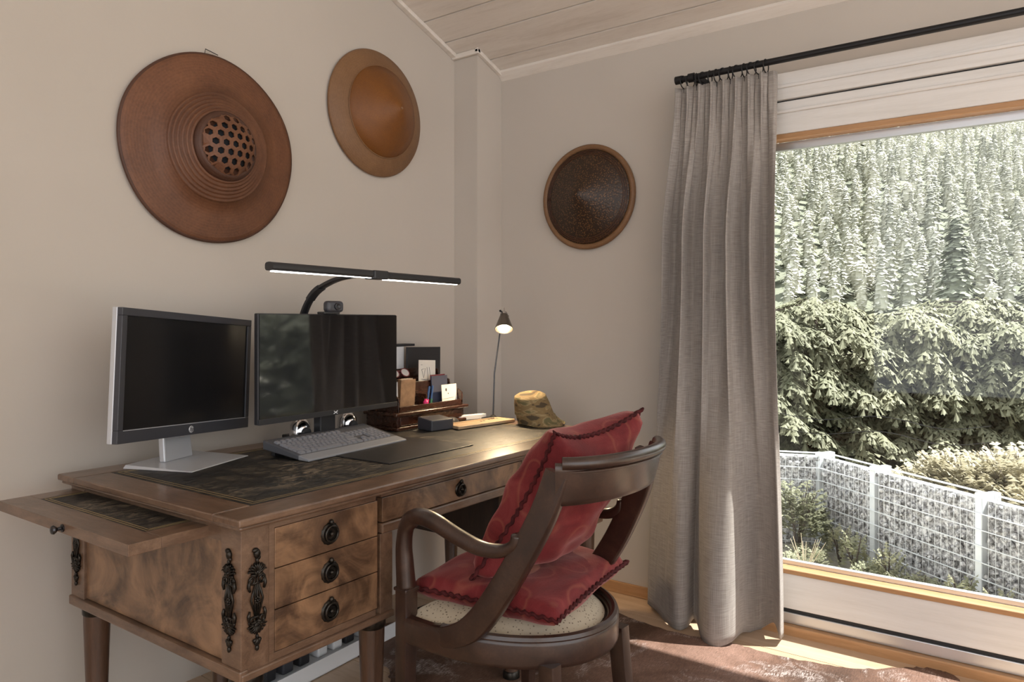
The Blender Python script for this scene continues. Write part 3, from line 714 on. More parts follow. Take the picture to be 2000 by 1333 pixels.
# letter rack
M['rack'] = woodmat('rack_mahogany', (.022, .007, .004), (.042, .014, .007), (.07, .026, .013), (.6, 2.2, 2.2), 3, .26, coat=.5)
rk = thing('letter_rack', 'dark polished mahogany letter rack with stepped compartments and drawer', 'letter rack', (2.27, 2.11, T))
rx, ry = .20, .085
part('plinth', B(-rx - .012, rx + .012, -ry - .012, ry, 0, .014), 'rack', rk, bevel=.004)
part('drawer_box', B(-rx, rx, -ry, ry, .014, .056), 'rack', rk, bevel=.001)
part('drawer_front', B(-rx + .012, rx - .012, -ry - .004, -ry, .018, .052), 'rack', rk, bevel=.002)
part('cornice', B(-rx - .02, rx + .02, -ry - .014, ry, .056, .070), 'rack', rk, bevel=.005, seg=3)
part('front_rim', B(-rx + .006, rx - .006, -ry, -ry + .007, .070, .092), 'rack', rk, bevel=.002)
for s in (-1, 1):
    oy = [(-ry, .070), (-ry, .122), (-ry + .02, .135), (-.02, .142), (-.012, .175), (.02, .185), (.045, .19), (.05, .215), (ry, .222), (ry, .070)]
    part('side_panel', MB().prism(oy, 0, .008).xf(Matrix(((0, 0, 1, s * (rx - .010) - .004), (1, 0, 0, 0), (0, 1, 0, 0), (0, 0, 0, 1)))), 'rack', rk, bevel=.001)
part('divider', B(-rx + .012, rx - .07, -.022, -.016, .070, .178), 'rack', rk, bevel=.001)
part('divider', B(-rx + .012, rx - .012, .034, .040, .070, .188), 'rack', rk, bevel=.001)
part('back_board', B(-rx + .006, rx - .006, ry - .008, ry, .070, .226), 'rack', rk, bevel=.001)
part('cross_divider', B(-.028, -.022, -ry + .007, -.022, .070, .13), 'rack', rk)
zz = T + .070
M['tan'] = flat('tan_leather', (.33, .19, .10), .6, var=.25, vs=40)
M['navy'] = flat('navy_cover', (.045, .05, .085), .6)
M['burg'] = flat('burgundy', (.16, .02, .035), .5)
M['pink'] = flat('pink_ink', (.75, .03, .18), .4)
M['blue'] = flat('blue_pen', (.03, .09, .24), .35)
M['green'] = flat('green_pen', (.03, .16, .07), .35)
def lean(o, loc, rx_=0, ry_=0, rz_=0): o.location = loc; o.rotation_euler = (rx_, ry_, rz_); return o
nb = thing('notebook', 'tan leather notebook standing in the front of the letter rack', 'notebook')
part('cover', MB().box(-.036, .036, -.011, -.009, 0, .125).box(-.036, .036, .009, .011, 0, .125).box(-.038, -.036, -.011, .011, 0, .125), 'tan', nb, bevel=.0008)
part('pages', B(-.036, .034, -.009, .009, .002, .123), 'paper', nb); lean(nb, (2.155, 2.064, zz), .08, 0, -.12)
spc = solo('glasses_case', MB().sweep([(0, 0, 0), (0, 0, .115)], (1, 0, 0), [.02, .018], [.028, .024], 14, 2.5), 'silver', 'slim silver case upright beside the tan notebook', 'case', smooth=True); lean(spc, (2.098, 2.066, zz + .0005), 0, 0, 0)
lt = thing('letter', 'white letter with a pen sketch at the back of the letter rack', 'letter')
part('sheet', B(-.052, .052, -.0008, .0008, 0, .19), 'paper', lt)
sk = MB()
for pl in ([(-.035, .15), (-.022, .115), (-.012, .155), (-.035, .15)], [(-.002, .16), (.004, .13), (.006, .09)], [(.012, .16), (.02, .12), (.022, .08)], [(-.04, .17), (-.03, .17)], [(-.038, .11), (-.012, .108)]):
    sk.tube([(x, -.001, z) for x, z in pl], .0009, 4)
part('sketch', sk, 'ink', lt); lean(lt, (2.345, 2.122, zz), -.04, .05, 0)
ppt = solo('passport', B(-.05, .05, -.003, .003, 0, .125), 'navy', 'navy blue booklet between the letter and the white card', 'booklet', bevel=.001); lean(ppt, (2.375, 2.074, zz), -.06, 0, 0)
ppt2 = solo('passport', B(-.045, .045, -.003, .003, 0, .128), 'burg', 'burgundy booklet tucked behind the navy booklet', 'booklet', bevel=.001); lean(ppt2, (2.392, 2.1, zz), -.03, 0, 0)
cd = thing('card', 'white printed card at the front corner of the letter rack', 'card')
part('sheet', B(-.048, .048, -.0008, .0008, 0, .088), 'paper', cd)
part('print', MB().ell((-.02, -.001, .066), (.005, .0006, .007)).ell((-.008, -.001, .05), (.003, .0006, .003)).tube([(-.045, -.001, .028), (.03, -.001, .032)], .0006, 4).ell((-.012, -.001, .012), (.006, .0006, .005)), 'ink', cd); lean(cd, (2.405, 2.046, zz), -.07, 0, 0)
def pen(mat, lab, loc, tilt, cap=None):
    p = thing('pen', lab, 'pen')
    part('barrel', MB().lathe([(.004, 0), (.0046, .004), (.0046, .085), (.0035, .09)], 12), mat, p, smooth=True)
    part('cap', MB().lathe([(.0056, .0), (.0058, .003), (.0058, .034), (.005, .036)], 12), cap or mat, p, smooth=True); lean(p, loc, .05, tilt, 0)
pen('blue', 'blue pen with a pink cap in the letter rack', (2.262, 2.05, zz), .16, 'pink')
pen('blue', 'blue pen with a green end beside the pink-capped pen', (2.292, 2.056, zz), .12, 'green')
hl = solo('highlighter', MB().lathe([(.009, 0), (.0098, .003), (.0098, .03), (.006, .034), (.0055, .04)], 14), 'pink', 'short pink highlighter behind the front rim of the letter rack', 'highlighter', smooth=True); lean(hl, (2.243, 2.036, zz))
rg = thing('reading_glasses', 'red-framed reading glasses lying on top of the letter rack', 'glasses')
for s in (-1, 1):
    part('rim', MB().tube([(s * .033 + .025 * math.cos(a), 0, .018 * math.sin(a)) for a in [2 * PI * i / 24 for i in range(25)]], .002, 6), 'burg', rg, smooth=True)
    part('lens', MB().lathe([(.0001, .0005), (.024, .0005), (.024, 0)], 20, (s * .033, .0005, 0), 'y').xf(Matrix.Diagonal((1, 1, .74, 1))), 'silver', rg)
    part('temple', MB().tube([(s * .058, 0, .006), (s * .060, .05, .006), (s * .058, .09, .0), (s * .056, .11, -.012)], .0018, 6), 'burg', rg, smooth=True)
part('bridge', MB().tube([(-.009, 0, .006), (0, 0, .010), (.009, 0, .006)], .0018, 6), 'burg', rg); lean(rg, (2.19, 2.128, T + .2145), -.55, 0, .1)
# folders behind the rack
fo = solo('folder', MB().box(-.105, .105, -.006, .006, 0, .312), 'blackp', 'black folder standing behind the letter rack against the wall', 'folder', bevel=.001); lean(fo, (2.42, 2.212, T), -.01, .02, 0)
bx = thing('document_box', 'white document box with black lid half hidden behind the wide display', 'box')
part('body', B(-.10, .06, -.006, .05, 0, .316), 'white', bx, bevel=.001); part('lid', B(-.105, .125, -.008, .052, .317, .327), 'blackp', bx, bevel=.001); lean(bx, (2.27, 2.246, T))
# items to the front of the rack
ud = solo('charger_box', MB().hexa([(-.055, -.045, 0), (.055, -.045, 0), (.055, .045, 0), (-.055, .045, 0), (-.055, -.045, .042), (.055, -.045, .042), (.055, .045, .050), (-.055, .045, .050)]), 'bezel', 'small dark grey box standing on the leather desktop', 'box', bevel=.005); lean(ud, (2.20, 1.945, T), 0, 0, -.18)
bd = thing('wooden_board', 'pale wooden board with small black cut-outs under the reading lamp', 'board')
M['pale'] = woodmat('pale_wood', (.40, .27, .16), (.50, .355, .22), (.57, .42, .28), (2, 14, 14), 3, .4, coat=.2)
part('board', MB().prism([(-.15, -.055), (.17, -.055), (.17, .05), (-.13, .05)], .002, .014), 'pale', bd, bevel=.002)
part('rib', B(-.12, .12, .02, .028, .014, .018), 'pale', bd, bevel=.001)
co_ = MB()
for x in (.02, .036, .085, .10, .115, .132): co_.ell((x, -.005 + .02 * (x > .05), .0142), (.0055, .007, .0006), 8, 4)
part('cut_out', co_, 'hole', bd)
part('foot', B(-.12, .15, -.04, .035, 0, .002), 'blackp', bd); lean(bd, (2.385, 1.885, T), 0, 0, math.radians(-8))
ms_ = solo('computer_mouse', MB().grid(lambda u, v: (.055 * math.cos(2 * PI * u) * math.sin(PI / 2 * v), .03 * math.sin(2 * PI * u) * math.sin(PI / 2 * v), .001 + .03 * math.cos(PI / 2 * v)), 24, 8, True), 'blackp', 'black computer mouse between the dark box and the letter rack', 'mouse', smooth='all'); lean(ms_, (2.34, 1.985, T), 0, 0, .3)
ws_ = solo('folding_ruler', B(-.09, .09, -.012, .012, 0, .022), 'white', 'white bar-shaped ruler lying beside the reading lamp foot', 'ruler', bevel=.003); lean(ws_, (2.49, 2.02, T), 0, 0, -.35)
# reading lamp
rl = thing('reading_lamp', 'small lit halogen lamp with conical metal shade on a thin rod', 'lamp', (2.555, 1.93, T))
M['pewter'] = flat('pewter_shade', (.20, .175, .15), .33, .85)
M['bulb'] = emis('lit_bulb', (1.0, .80, .52), 60.0)
part('base', MB().lathe([(.05, 0), (.052, .004), (.050, .009), (.018, .012), (.006, .022)], 32), 'iron', rl, smooth=True)
tipp = (.045, .02, .40)
part('rod', MB().tube([(0, 0, .012), (.012, .002, .20), (.062, .0, .43), (.045, -.018, .468)], .0032, 8), 'chrome_dark', rl, smooth=True)
sh = (.03, -.036, .415)
sp_ = part('shade', MB().lathe([(.0135, .045), (.016, .044), (.040, -.028), (.0385, -.029), (.0145, .042)], 32, sh), 'pewter', rl, smooth=True)
part('shade_cap', MB().lathe([(.017, .044), (.017, .050), (.012, .056), (.004, .062), (.003, .078)], 20, sh), 'chrome', sp_, smooth=True)
part('wing_knob', MB().tube([(sh[0] - .026, sh[1], sh[2] + .05), (sh[0] + .026, sh[1], sh[2] + .05)], .003, 8).ell((sh[0] - .027, sh[1], sh[2] + .05), (.006, .005, .005)).ell((sh[0] + .027, sh[1], sh[2] + .05), (.006, .005, .005)), 'iron', sp_, smooth=True)
part('bulb', MB().lathe([(.001, -.022), (.012, -.02), (.017, -.010), (.013, .004), (.006, .012)], 20, sh), 'bulb', sp_, smooth='all')
tl = Matrix.Translation(sh) @ Matrix.Rotation(math.radians(-30), 4, Vector((.582, -.813, 0))) @ Matrix.Translation(-Vector(sh))
for o in [sp_] + list(sp_.children): o.data.transform(tl)
pl_ = bpy.data.lights.new('lamp_light', 'SPOT'); po = bpy.data.objects.new('lamp_light', pl_); COL.objects.link(po); po.parent = rl
pl_.energy = 9.0; pl_.color = (1.0, .74, .44); pl_.spot_size = math.radians(125); pl_.spot_blend = .6; pl_.shadow_soft_size = .012; po.location = tl @ Vector((sh[0], sh[1], sh[2] - .027)); po.rotation_euler = tl.to_euler()
# bucket hat
bh = thing('bucket_hat', 'camouflage bucket hat resting on the far end of the desk', 'hat', (2.545, 1.69, T), math.radians(-40))
def hatf(u, v):
    th = 2 * PI * u
    prof = [(.132, .004), (.118, .012), (.098, .028), (.092, .05), (.085, .085), (.076, .112), (.06, .120), (.03, .122), (.001, .122)]
    q = v * (len(prof) - 1); i = min(int(q), len(prof) - 2); f = q - i
    r = lerp(prof[i][0], prof[i + 1][0], f); z = lerp(prof[i][1], prof[i + 1][1], f)
    z *= 1 + .10 * math.sin(th + .6) * min(1, r / .076); r *= 1 + .025 * math.sin(3 * th) + .012 * math.sin(5 * th + 1)
    cc = math.cos(th + .25)
    if v < .3: z += .004 * math.sin(2 * th + 1); r = min(r, lerp(.096, .14, max(0, min(1, (cc + .35) / .7))))
    if v >= .3: r *= 1 - .05 * cc
    sx = -.030 * (z / .12) ; return (r * math.cos(th) * .86 + sx, r * math.sin(th) * .82 + sx * -.25, max(.002, z * 1.05))
part('crown', MB().grid(hatf, 48, 24, True), 'camo', bh, smooth='all')
part('brim_stitching', MB().tube([Vector(hatf(i / 48, 0)) for i in range(49)], .002, 6), 'camo', bh, smooth='all')

#SECTION wall hats
h1 = thing('woven_hat', 'large russet straw hat with pierced openwork crown hung on the wall', 'hat', (1.468, WY, 1.785), 0, 'woven hats on the walls')
def wobb(th, r): return .012 * math.sin(2 * th + .5) + .006 * math.sin(5 * th)
pr = [(.318, .004), (.322, .012), (.318, .020), (.300, .024), (.24, .034), (.185, .048)]
for k in range(6):
    r = .185 - k * .0120; z = .050 + k * .0065; pr += [(r, z + .003), (r - .0045, z + .0105), (r - .0095, z + .0035)]
pr += [(.112, .090), (.108, .080)]
part('brim', MB().lathe(pr, 96, (0, 0, 0), 'y', wobb), 'straw_red', h1, smooth='all')
part('rim_binding', MB().tube([(.316 * (1 + wobb(a, 1)) * math.cos(a), -.014, .316 * (1 + wobb(a, 1)) * math.sin(a)) for a in [2 * PI * i / 96 for i in range(97)]], .007, 8), 'straw_dark', h1, smooth='all')
def dome(x, y):
    r = math.hypot(x, y) / .116
    return Vector((x, -(.072 + .075 * math.sqrt(max(0, 1 - min(r, 1) ** 2.2))), y))
cr = MB(); hs = .0190
for i in range(-6, 7):
    for j in range(-6, 7):
        cx, cy = (i + .5 * (j % 2)) * hs * 1.732, j * hs * 1.5
        if math.hypot(cx, cy) > .107: continue
        oq = [dome(cx + hs * math.cos(PI / 6 + k * PI / 3), cy + hs * math.sin(PI / 6 + k * PI / 3)) for k in range(6)]
        hole = .62 if math.hypot(cx, cy) < .094 else .0
        if hole:
            iq = [dome(cx + hs * hole * math.cos(PI / 6 + k * PI / 3), cy + hs * hole * math.sin(PI / 6 + k * PI / 3)) for k in range(6)]
            bq = [p + Vector((0, .004, 0)) for p in iq]
            cr.add(oq + iq + bq, [(k, (k + 1) % 6, 6 + (k + 1) % 6, 6 + k) for k in range(6)] + [(6 + k, 6 + (k + 1) % 6, 12 + (k + 1) % 6, 12 + k) for k in range(6)])
        else: cr.add(oq, [(0, 1, 2, 3, 4, 5)])
part('crown', cr, 'straw_red', h1, fix=False, label='pierced hexagonal openwork crown')
part('crown_band', MB().lathe([(.120, .074), (.116, .092), (.108, .104), (.099, .112), (.096, .108)], 48, (0, 0, 0), 'y'), 'straw_dark', h1, smooth='all')
part('painted_shade_cap', MB().lathe([(.104, .066), (.098, .085), (.075, .115), (.04, .132), (.001, .136)], 32, (0, 0, 0), 'y'), 'hole', h1, smooth='all')  # dark cap added under the crown, paints the shade behind its holes
part('hanging_wire', MB().tube([(-.03, -.012, .318), (-.028, -.014, .335), (.02, -.012, .328)], .0014, 5), 'iron', h1)
h2 = thing('woven_hat', 'golden conical straw hat with paler brim hung on the wall', 'hat', (2.235, WY, 2.082), 0, 'woven hats on the walls')
part('brim', MB().lathe([(.262, .004), (.267, .012), (.262, .020), (.225, .036), (.190, .052)], 80, (0, 0, 0), 'y'), 'straw_tan', h2, smooth='all')
part('crown', MB().lathe([(.191, .050), (.191, .054), (.15, .0785), (.10, .109), (.05, .138), (.025, .151), (.010, .157), (.001, .160)], 80, (0, 0, 0), 'y'), 'straw_orange', h2, smooth='all')
part('tip', MB().ell((0, -.160, 0), (.006, .005, .006)), 'straw_tan', h2, smooth='all')
part('seam_band', MB().tube([(.191 * math.cos(a), -.053, .191 * math.sin(a)) for a in [2 * PI * i / 72 for i in range(73)]], .0025, 6), 'straw_tan', h2, smooth='all')
h3 = thing('woven_hat', 'dark brown perforated rattan hat with pale rim beside the curtain', 'hat', (WX, 1.68, 1.762), 0, 'woven hats on the walls')
part('crown', MB().lathe([(.216, .020), (.212, .026), (.17, .044), (.11, .072), (.05, .102), (.02, .118), (.001, .124)], 72, (0, 0, 0), 'x'), 'rattan', h3, smooth='all')
part('rim', MB().lathe([(.226, .002), (.236, .008), (.237, .022), (.229, .030), (.215, .026), (.212, .018)], 72, (0, 0, 0), 'x'), 'straw_tan', h3, smooth='all')
for r, h_ in ((.205, .0295), (.197, .033), (.189, .0365)):
    part('ring_band', MB().tube([(-h_, r * math.cos(a), r * math.sin(a)) for a in [2 * PI * i / 72 for i in range(73)]], .0022, 5), 'straw_dark', h3, smooth='all')

#SECTION curtain
rod = thing('curtain_rod', 'black iron curtain rod spanning above the window', 'curtain rod', (2.83, -.4, 2.172))
RX, RZ = 2.83, 2.172
def rp(x, y, z): return (x - 2.83, y + .4, z - 2.172)
part('rod', MB().tube([rp(RX, 1.195, RZ), rp(RX, -2.6, RZ)], .0125, 14), 'iron', rod, smooth=True)
part('finial', MB().tube([rp(RX, 1.185, RZ), rp(RX, 1.212, RZ)], .0165, 14), 'iron', rod, smooth=True)
for y in (1.145, -2.4):
    part('bracket', MB().tube([rp(RX, y, RZ + .004), rp(WX - .004, y, RZ + .004)], .009, 10).tube([rp(WX - .008, y, RZ + .004), rp(WX, y, RZ + .004)], .025, 16).tube([rp(RX, y - .012, RZ), rp(RX, y + .012, RZ)], .018, 14), 'iron', rod, smooth=True)
ringm = mesh('ring', MB().tube([(.025 * math.cos(a), .0, .025 * math.sin(a)) for a in [2 * PI * i / 20 for i in range(21)]], .0022, 6), 'iron', 'all')
NR = 13
ringY = [1.178 - (1.178 - .852) * (i / (NR - 1)) for i in range(NR)]
for i, y in enumerate(ringY):
    o = part('ring', ringm, None, rod); o.location = rp(RX, y, RZ - .0125); o.rotation_euler = (0, 0, R.uniform(-.5, .5))
cu = thing('curtain', 'grey-beige linen curtain with pinch pleats hanging beside the window', 'curtain', (2.80, 1.05, 0))
bot = smooth_path([(2.895, 1.345, 0), (2.835, 1.335, 0), (2.775, 1.245, 0), (2.715, 1.165, 0), (2.735, 1.128, 0), (2.80, 1.125, 0), (2.765, 1.095, 0), (2.675, 1.035, 0), (2.655, .985, 0), (2.70, .935, 0), (2.83, .925, 0), (2.905, .895, 0), (2.88, .845, 0), (2.81, .80, 0), (2.80, .790, 0), (2.87, .80, 0)], 10)
tp = []
nP = 8
for i in range(161):
    u = i / 160; y = lerp(1.205, .815, u)
    tp.append(Vector((2.828 - .014 * math.cos(u * nP * 2 * PI) - .006 * math.sin(u * nP * 4 * PI + .5), y + .010 * math.sin(u * nP * 2 * PI * 2), 0)))
tp[-8:] = [Vector((2.828 + .004 * k, .822 - .0005 * k, 0)) for k in range(8)]
mid = []
for i in range(161):
    u = i / 160; y = lerp(1.245, .803, u)
    mid.append(Vector((2.80 - .036 * math.cos(u * 5 * 2 * PI + .4) - .010 * math.sin(u * 11 * 2 * PI), y + .014 * math.sin(u * 5 * 2 * PI), 0)))
def resample(P, n):
    d = [0]
    for a, b in zip(P, P[1:]): d.append(d[-1] + (b - a).length)
    out = []; j = 0
    for i in range(n + 1):
        t = d[-1] * i / n
        while j < len(d) - 2 and d[j + 1] < t: j += 1
        out.append(P[j].lerp(P[j + 1], (t - d[j]) / max(1e-9, d[j + 1] - d[j])))
    return out, d[-1]
NU, NV = 260, 70
tpr, _ = resample(tp, NU); mir, _ = resample(mid, NU); bor, _ = resample(bot, NU)
ZTOP = 2.137
def cpt(u, v):   # v 0 top .. 1 bottom
    i = int(round(u * NU)); z = lerp(ZTOP, .012, v)
    if v < .30: w = v / .30; w = w * w * (3 - 2 * w); p = tpr[i].lerp(mir[i], w)
    else: w = (v - .30) / .70; w = w * w * (3 - 2 * w); p = mir[i].lerp(bor[i], w)
    if v < .09: p = p + Vector((.006 * math.sin(u * nP * 2 * PI * 3) * (1 - abs(v - .045) / .045), 0, 0))
    edge = max(0, (u - .93) / .07)
    z += .015 * math.sin(u * 22) * max(0, v - .85) / .15
    if u > .78 and v > .9: z += .045 * math.sin((u - .78) / .16 * PI) * (v - .9) / .1 if u < .94 else 0
    return (p.x - 2.80, p.y - 1.05, max(z, .004))
cmb = MB().grid(cpt, NU, NV)
cme = mesh('fabric', cmb, 'linen', 'all', False)
uvl = cme.uv_layers.new(name='UVMap')
for lp in cme.loops:
    vi = lp.vertex_index; j, i = divmod(vi, NU + 1); uvl.data[lp.index].uv = (i / NU * 1.9, j / NV * 2.14)
cf = part('fabric', cme, None, cu)
sm = cf.modifiers.new('thickness', 'SOLIDIFY'); sm.thickness = .002
for i, y in enumerate(ringY):
    part('hook', MB().tube([(RX - 2.80, y - 1.05, RZ - .037), (RX - 2.80, y - 1.05, ZTOP - .02)], .0014, 5), 'iron', cu)

#SECTION rug and floor things
rug_pts = [(2.60, 1.86), (2.76, 1.66), (2.737, 1.453), (2.687, 1.214), (2.716, .922), (2.717, .721), (2.78, .51), (2.90, .36), (2.91, .26), (2.80, .17), (2.5, -.1), (1.9, -.35), (1.3, -.2), (1.0, .4), (1.15, .9), (1.40, 1.42), (1.70, 1.70), (1.83, 1.84), (1.845, 1.96), (1.83, 2.08), (2.0, 2.14), (2.35, 2.02)]
cl = smooth_path([(x, y, 0) for x, y in rug_pts] + [(rug_pts[0][0], rug_pts[0][1], 0)], 10)[:-1]
cl = [(p.x + R.uniform(-.006, .006), p.y + R.uniform(-.006, .006)) for p in cl]
solo('cowhide_rug', MB().prism(cl, .0005, .004), 'hide', 'brown and white cowhide rug spread under the chair and desk', 'rug')
ct = thing('cable_tray', 'white cable tray of plugs on the floor under the desk', 'cable tray', (1.72, 2.055, 0), math.radians(3))
part('tray', MB().box(-.32, .32, -.07, -.066, .002, .058).box(-.32, .32, -.07, .07, .002, .006).box(-.32, .32, .066, .07, .002, .05), 'white', ct, bevel=.001)
ps = part('power_strip', B(-.29, .29, -.045, .02, .006, .045), 'white', ct, bevel=.004)
for k, (x, m_, hh) in enumerate(((-.24, 'blackp', .05), (-.17, 'bezel', .07), (-.10, 'blackp', .06), (-.02, 'white', .075), (.05, 'white', .085), (.11, 'blackp', .07), (.18, 'white', .06), (.25, 'blackp', .07))):
    part('plug', MB().box(x - .022, x + .022, -.035, .015, .045, .045 + hh), m_, ct, bevel=.006)
cab = thing('cable', 'tangle of black and white leads hanging from the cable tray end', 'cable', (1.40, 2.03, 0))
part('lead', MB().tube(smooth_path([(.02, .02, .10), (.0, -.06, .13), (-.06, -.10, .05), (-.16, -.10, .012), (-.25, .0, .006)], 8), .0035, 8), 'blackp', cab, smooth='all')
part('lead', MB().tube(smooth_path([(.05, .02, .09), (-.02, -.03, .10), (-.10, -.02, .05), (-.14, .04, .03), (-.03, -.05, .012), (.04, -.05, .008)], 8), .0055, 8), 'white', cab, smooth='all')
part('lead', MB().tube(smooth_path([(.04, .0, .07), (-.04, -.06, .05), (-.11, -.04, .02), (-.06, .02, .008)], 8), .0055, 8), 'white', cab, smooth='all')

#SECTION garden
GZ = -.45
def ray_d(u, d):
    a = (u - 1000) / 1452; c, s = math.cos(YAW), math.sin(YAW)
    return Vector(((c + s * a) * d, (s - c * a) * d, 0))
def gz(x):   # garden level rises gently away from the house behind the gabion
    return GZ
gmb = MB()
def gr(u, v):
    x = lerp(WX + .2, 15.5, u); y = lerp(-14, 8, v)
    return (x, y, GZ + .03 * math.sin(x * 3.1 + y) * math.sin(y * 2.3))
struct('ground', gmb.grid(gr, 60, 70), 'soil', smooth='all')
solo_slab = struct('terrace_plinth', B(WX + .2, WX + .32, YB, WY + .2, GZ - .2, -.02), 'stone')
# gabion wall
gf = thing('gabion_fence', 'gabion wall of grey stones in wire mesh between galvanised posts', 'fence', (5.3, .8, GZ))
def gp(x, y, z): return (x - 5.3, y - .8, z - GZ)
A0 = Vector((5.817, 1.324, 0)); d1 = (Vector((4.962, .263, 0)) - A0).normalized()
posts = [A0, Vector((5.472, .896, 0)), Vector((4.962, .263, 0)), Vector((4.962, .263, 0)) + d1 * .81, Vector((4.962, .263, 0)) + d1 * 1.6]
dl = Vector((-.3, .95, 0)).normalized()
left_end = A0 + dl * 1.6
ZT_, TH = .215, .10
for p in posts + [left_end]:
    m = Matrix.Translation(Vector(gp(p.x, p.y, 0))) @ Matrix.Rotation(math.atan2(d1.y, d1.x), 4, 'Z')
    part('post', MB().box(-.024, .024, -.062, -.02, GZ - .1, ZT_ + .02).box(-.024, .024, .03, .075, GZ - .1, ZT_ + .02).box(-.022, .022, -.02, .03, ZT_ - .03, ZT_ + .018).xf(m), 'galv', gf, bevel=.003)
segs = [(left_end, A0)] + list(zip(posts, posts[1:]))
rs = random.Random(11)
stone_base = []
for k in range(6):
    bb = bmesh.new(); bmesh.ops.create_icosphere(bb, subdivisions=1, radius=1)
    for v in bb.verts: v.co *= rs.uniform(.7, 1.15)
    stone_base.append(([tuple(v.co) for v in bb.verts], [tuple(v.index for v in f.verts) for f in bb.faces])); bb.free()
for (a, b) in segs:
    L = (b - a).length; dd = (b - a).normalized(); nn = Vector((-dd.y, dd.x, 0))
    if nn.dot(Vector((-1, .3, 0))) < 0: nn = -nn      # towards the house
    st_ = MB(); wires = MB(); verts_w = MB(); topm = MB()
    nst = int(L * 560)
    for k in range(nst):
        s = rs.uniform(.02, L - .02); z = rs.uniform(GZ, ZT_ - .02); q = rs.uniform(.0, .05); r = rs.uniform(.011, .024)
        p = a + dd * s + nn * (.045 - q)
        vs, fs = rs.choice(stone_base); ro = Matrix.Rotation(rs.uniform(0, 6), 3, 'Z') @ Matrix.Rotation(rs.uniform(0, 6), 3, 'X')
        st_.add([tuple(Vector(gp(p.x, p.y, z)) + (ro @ Vector(v)) * r) for v in vs], fs)
    part('stones', st_, 'stone', gf, kind='stuff', fix=False)
    core = MB()
    c0, c1 = a - nn * .05, a + nn * .022; e0, e1 = b - nn * .05, b + nn * .022
    core.hexa([gp(c0.x, c0.y, GZ), gp(e0.x, e0.y, GZ), gp(e1.x, e1.y, GZ), gp(c1.x, c1.y, GZ), gp(c0.x, c0.y, ZT_ - .02), gp(e0.x, e0.y, ZT_ - .02), gp(e1.x, e1.y, ZT_ - .02), gp(c1.x, c1.y, ZT_ - .02)])
    part('stone_core', core, 'stone', gf)
    off = nn * .066
    for k in range(8):
        z = lerp(GZ + .03, ZT_, k / 7); p, q = a + off, b + off
        part('mesh_wire', MB().tube([gp(p.x, p.y, z), gp(q.x, q.y, z)], .0035 if k < 7 else .006, 5), 'galv', gf)
    for k in range(int(L / .045)):
        p = a + dd * (k + .5) * .045 + off; verts_w.tube([gp(p.x, p.y, GZ), gp(p.x, p.y, ZT_)], .0016, 4, False)
    part('upright_wires', verts_w, 'galv', gf, kind='stuff')
    p, q = a - nn * .06, b - nn * .06
    part('top_wire', MB().tube([gp(p.x, p.y, ZT_), gp(q.x, q.y, ZT_)], .006, 5), 'galv', gf)
# spruce hedge
def spray(mb, p, d, L, w, rs, droop=.5):
    """a drooping needle spray: a folded strip of leaflets"""
    d = Vector(d).normalized(); sd = d.cross(Vector((0, 0, 1)))
    if sd.length < 1e-3: sd = Vector((1, 0, 0))
    sd.normalize(); n = 3; q = Vector(p); prev = None
    for k in range(n):
        t0, t1 = k / n, (k + 1) / n
        a = Vector(p) + d * L * t0 - Vector((0, 0, droop * L * t0 * t0)); b = Vector(p) + d * L * t1 - Vector((0, 0, droop * L * t1 * t1))
        for s in (-1, 1):
            ln = w * (1 - .6 * t0) * rs.uniform(.7, 1.2)
            tip = a.lerp(b, .9) + sd * s * ln - Vector((0, 0, ln * rs.uniform(.2, .7)))
            mb.add([a, b, tip], [(0, 1, 2)])
    mb.add([a, b + sd * .2 * w, b + d * .3 * w - Vector((0, 0, .2 * w)), b - sd * .2 * w], [(0, 1, 2, 3)])
def hedge_spruce(seed, hgt, rad, nb):
    rs = random.Random(seed); f = MB(); t = MB(); br = MB()
    t.tube([(0, 0, 0), (rs.uniform(-.04, .04), 0, hgt * .5), (0, 0, hgt * .95)], [.06, .045, .015], 7)
    for k in range(nb):
        h = hgt * (1 - (k + .5) / nb) ** .85 * .97 + .08
        az = k * 2.399 + rs.uniform(-.3, .3); tt = h / hgt
        ln = rad * (1.0 - .35 * tt ** 4) * rs.uniform(.75, 1.15)
        d = Vector((math.cos(az), math.sin(az), rs.uniform(-.05, .22)))
        p0 = Vector((0, 0, h)); pts = [p0 + d * ln * q - Vector((0, 0, .30 * ln * q * q)) for q in (0, .33, .66, 1)]
        br.tube(pts, [.012, .009, .006, .003], 4, False)
        for m in range(15):
            q = .25 + .75 * (m / 14) ** .8; p = p0 + d * ln * q - Vector((0, 0, .30 * ln * q * q))
            for s in (-1, 1, 0):
                a2 = az + s * rs.uniform(.5, 1.2) + rs.uniform(-.15, .15)
                spray(f, p + Vector((rs.uniform(-.03, .03), rs.uniform(-.03, .03), rs.uniform(-.02, .04))), (math.cos(a2), math.sin(a2), rs.uniform(-.35, .15)), rs.uniform(.10, .19), rs.uniform(.035, .06), rs, rs.uniform(.3, .9))
    return mesh('needles', f, 'leaf_hedge', False, False), mesh('trunk', t, 'bark', True), mesh('branches', br, 'bark', False)
hp_ = [hedge_spruce(20 + k, h_, r_, 74) for k, (h_, r_) in enumerate(((1.74, .78), (1.82, .85), (1.68, .74)))]
ORD = 'first second third fourth fifth sixth seventh eighth ninth tenth eleventh twelfth thirteenth fourteenth'.split()
spots = [(1500, 7.3), (1592, 7.6), (1690, 7.9), (1790, 7.5), (1880, 7.7), (1975, 7.2), (2080, 7.3), (2200, 7.0), (1640, 8.9), (1760, 8.9), (1870, 9.0), (1990, 8.7), (1400, 7.6), (2120, 8.6)]
names_ = ['in the front row', 'in the back row']
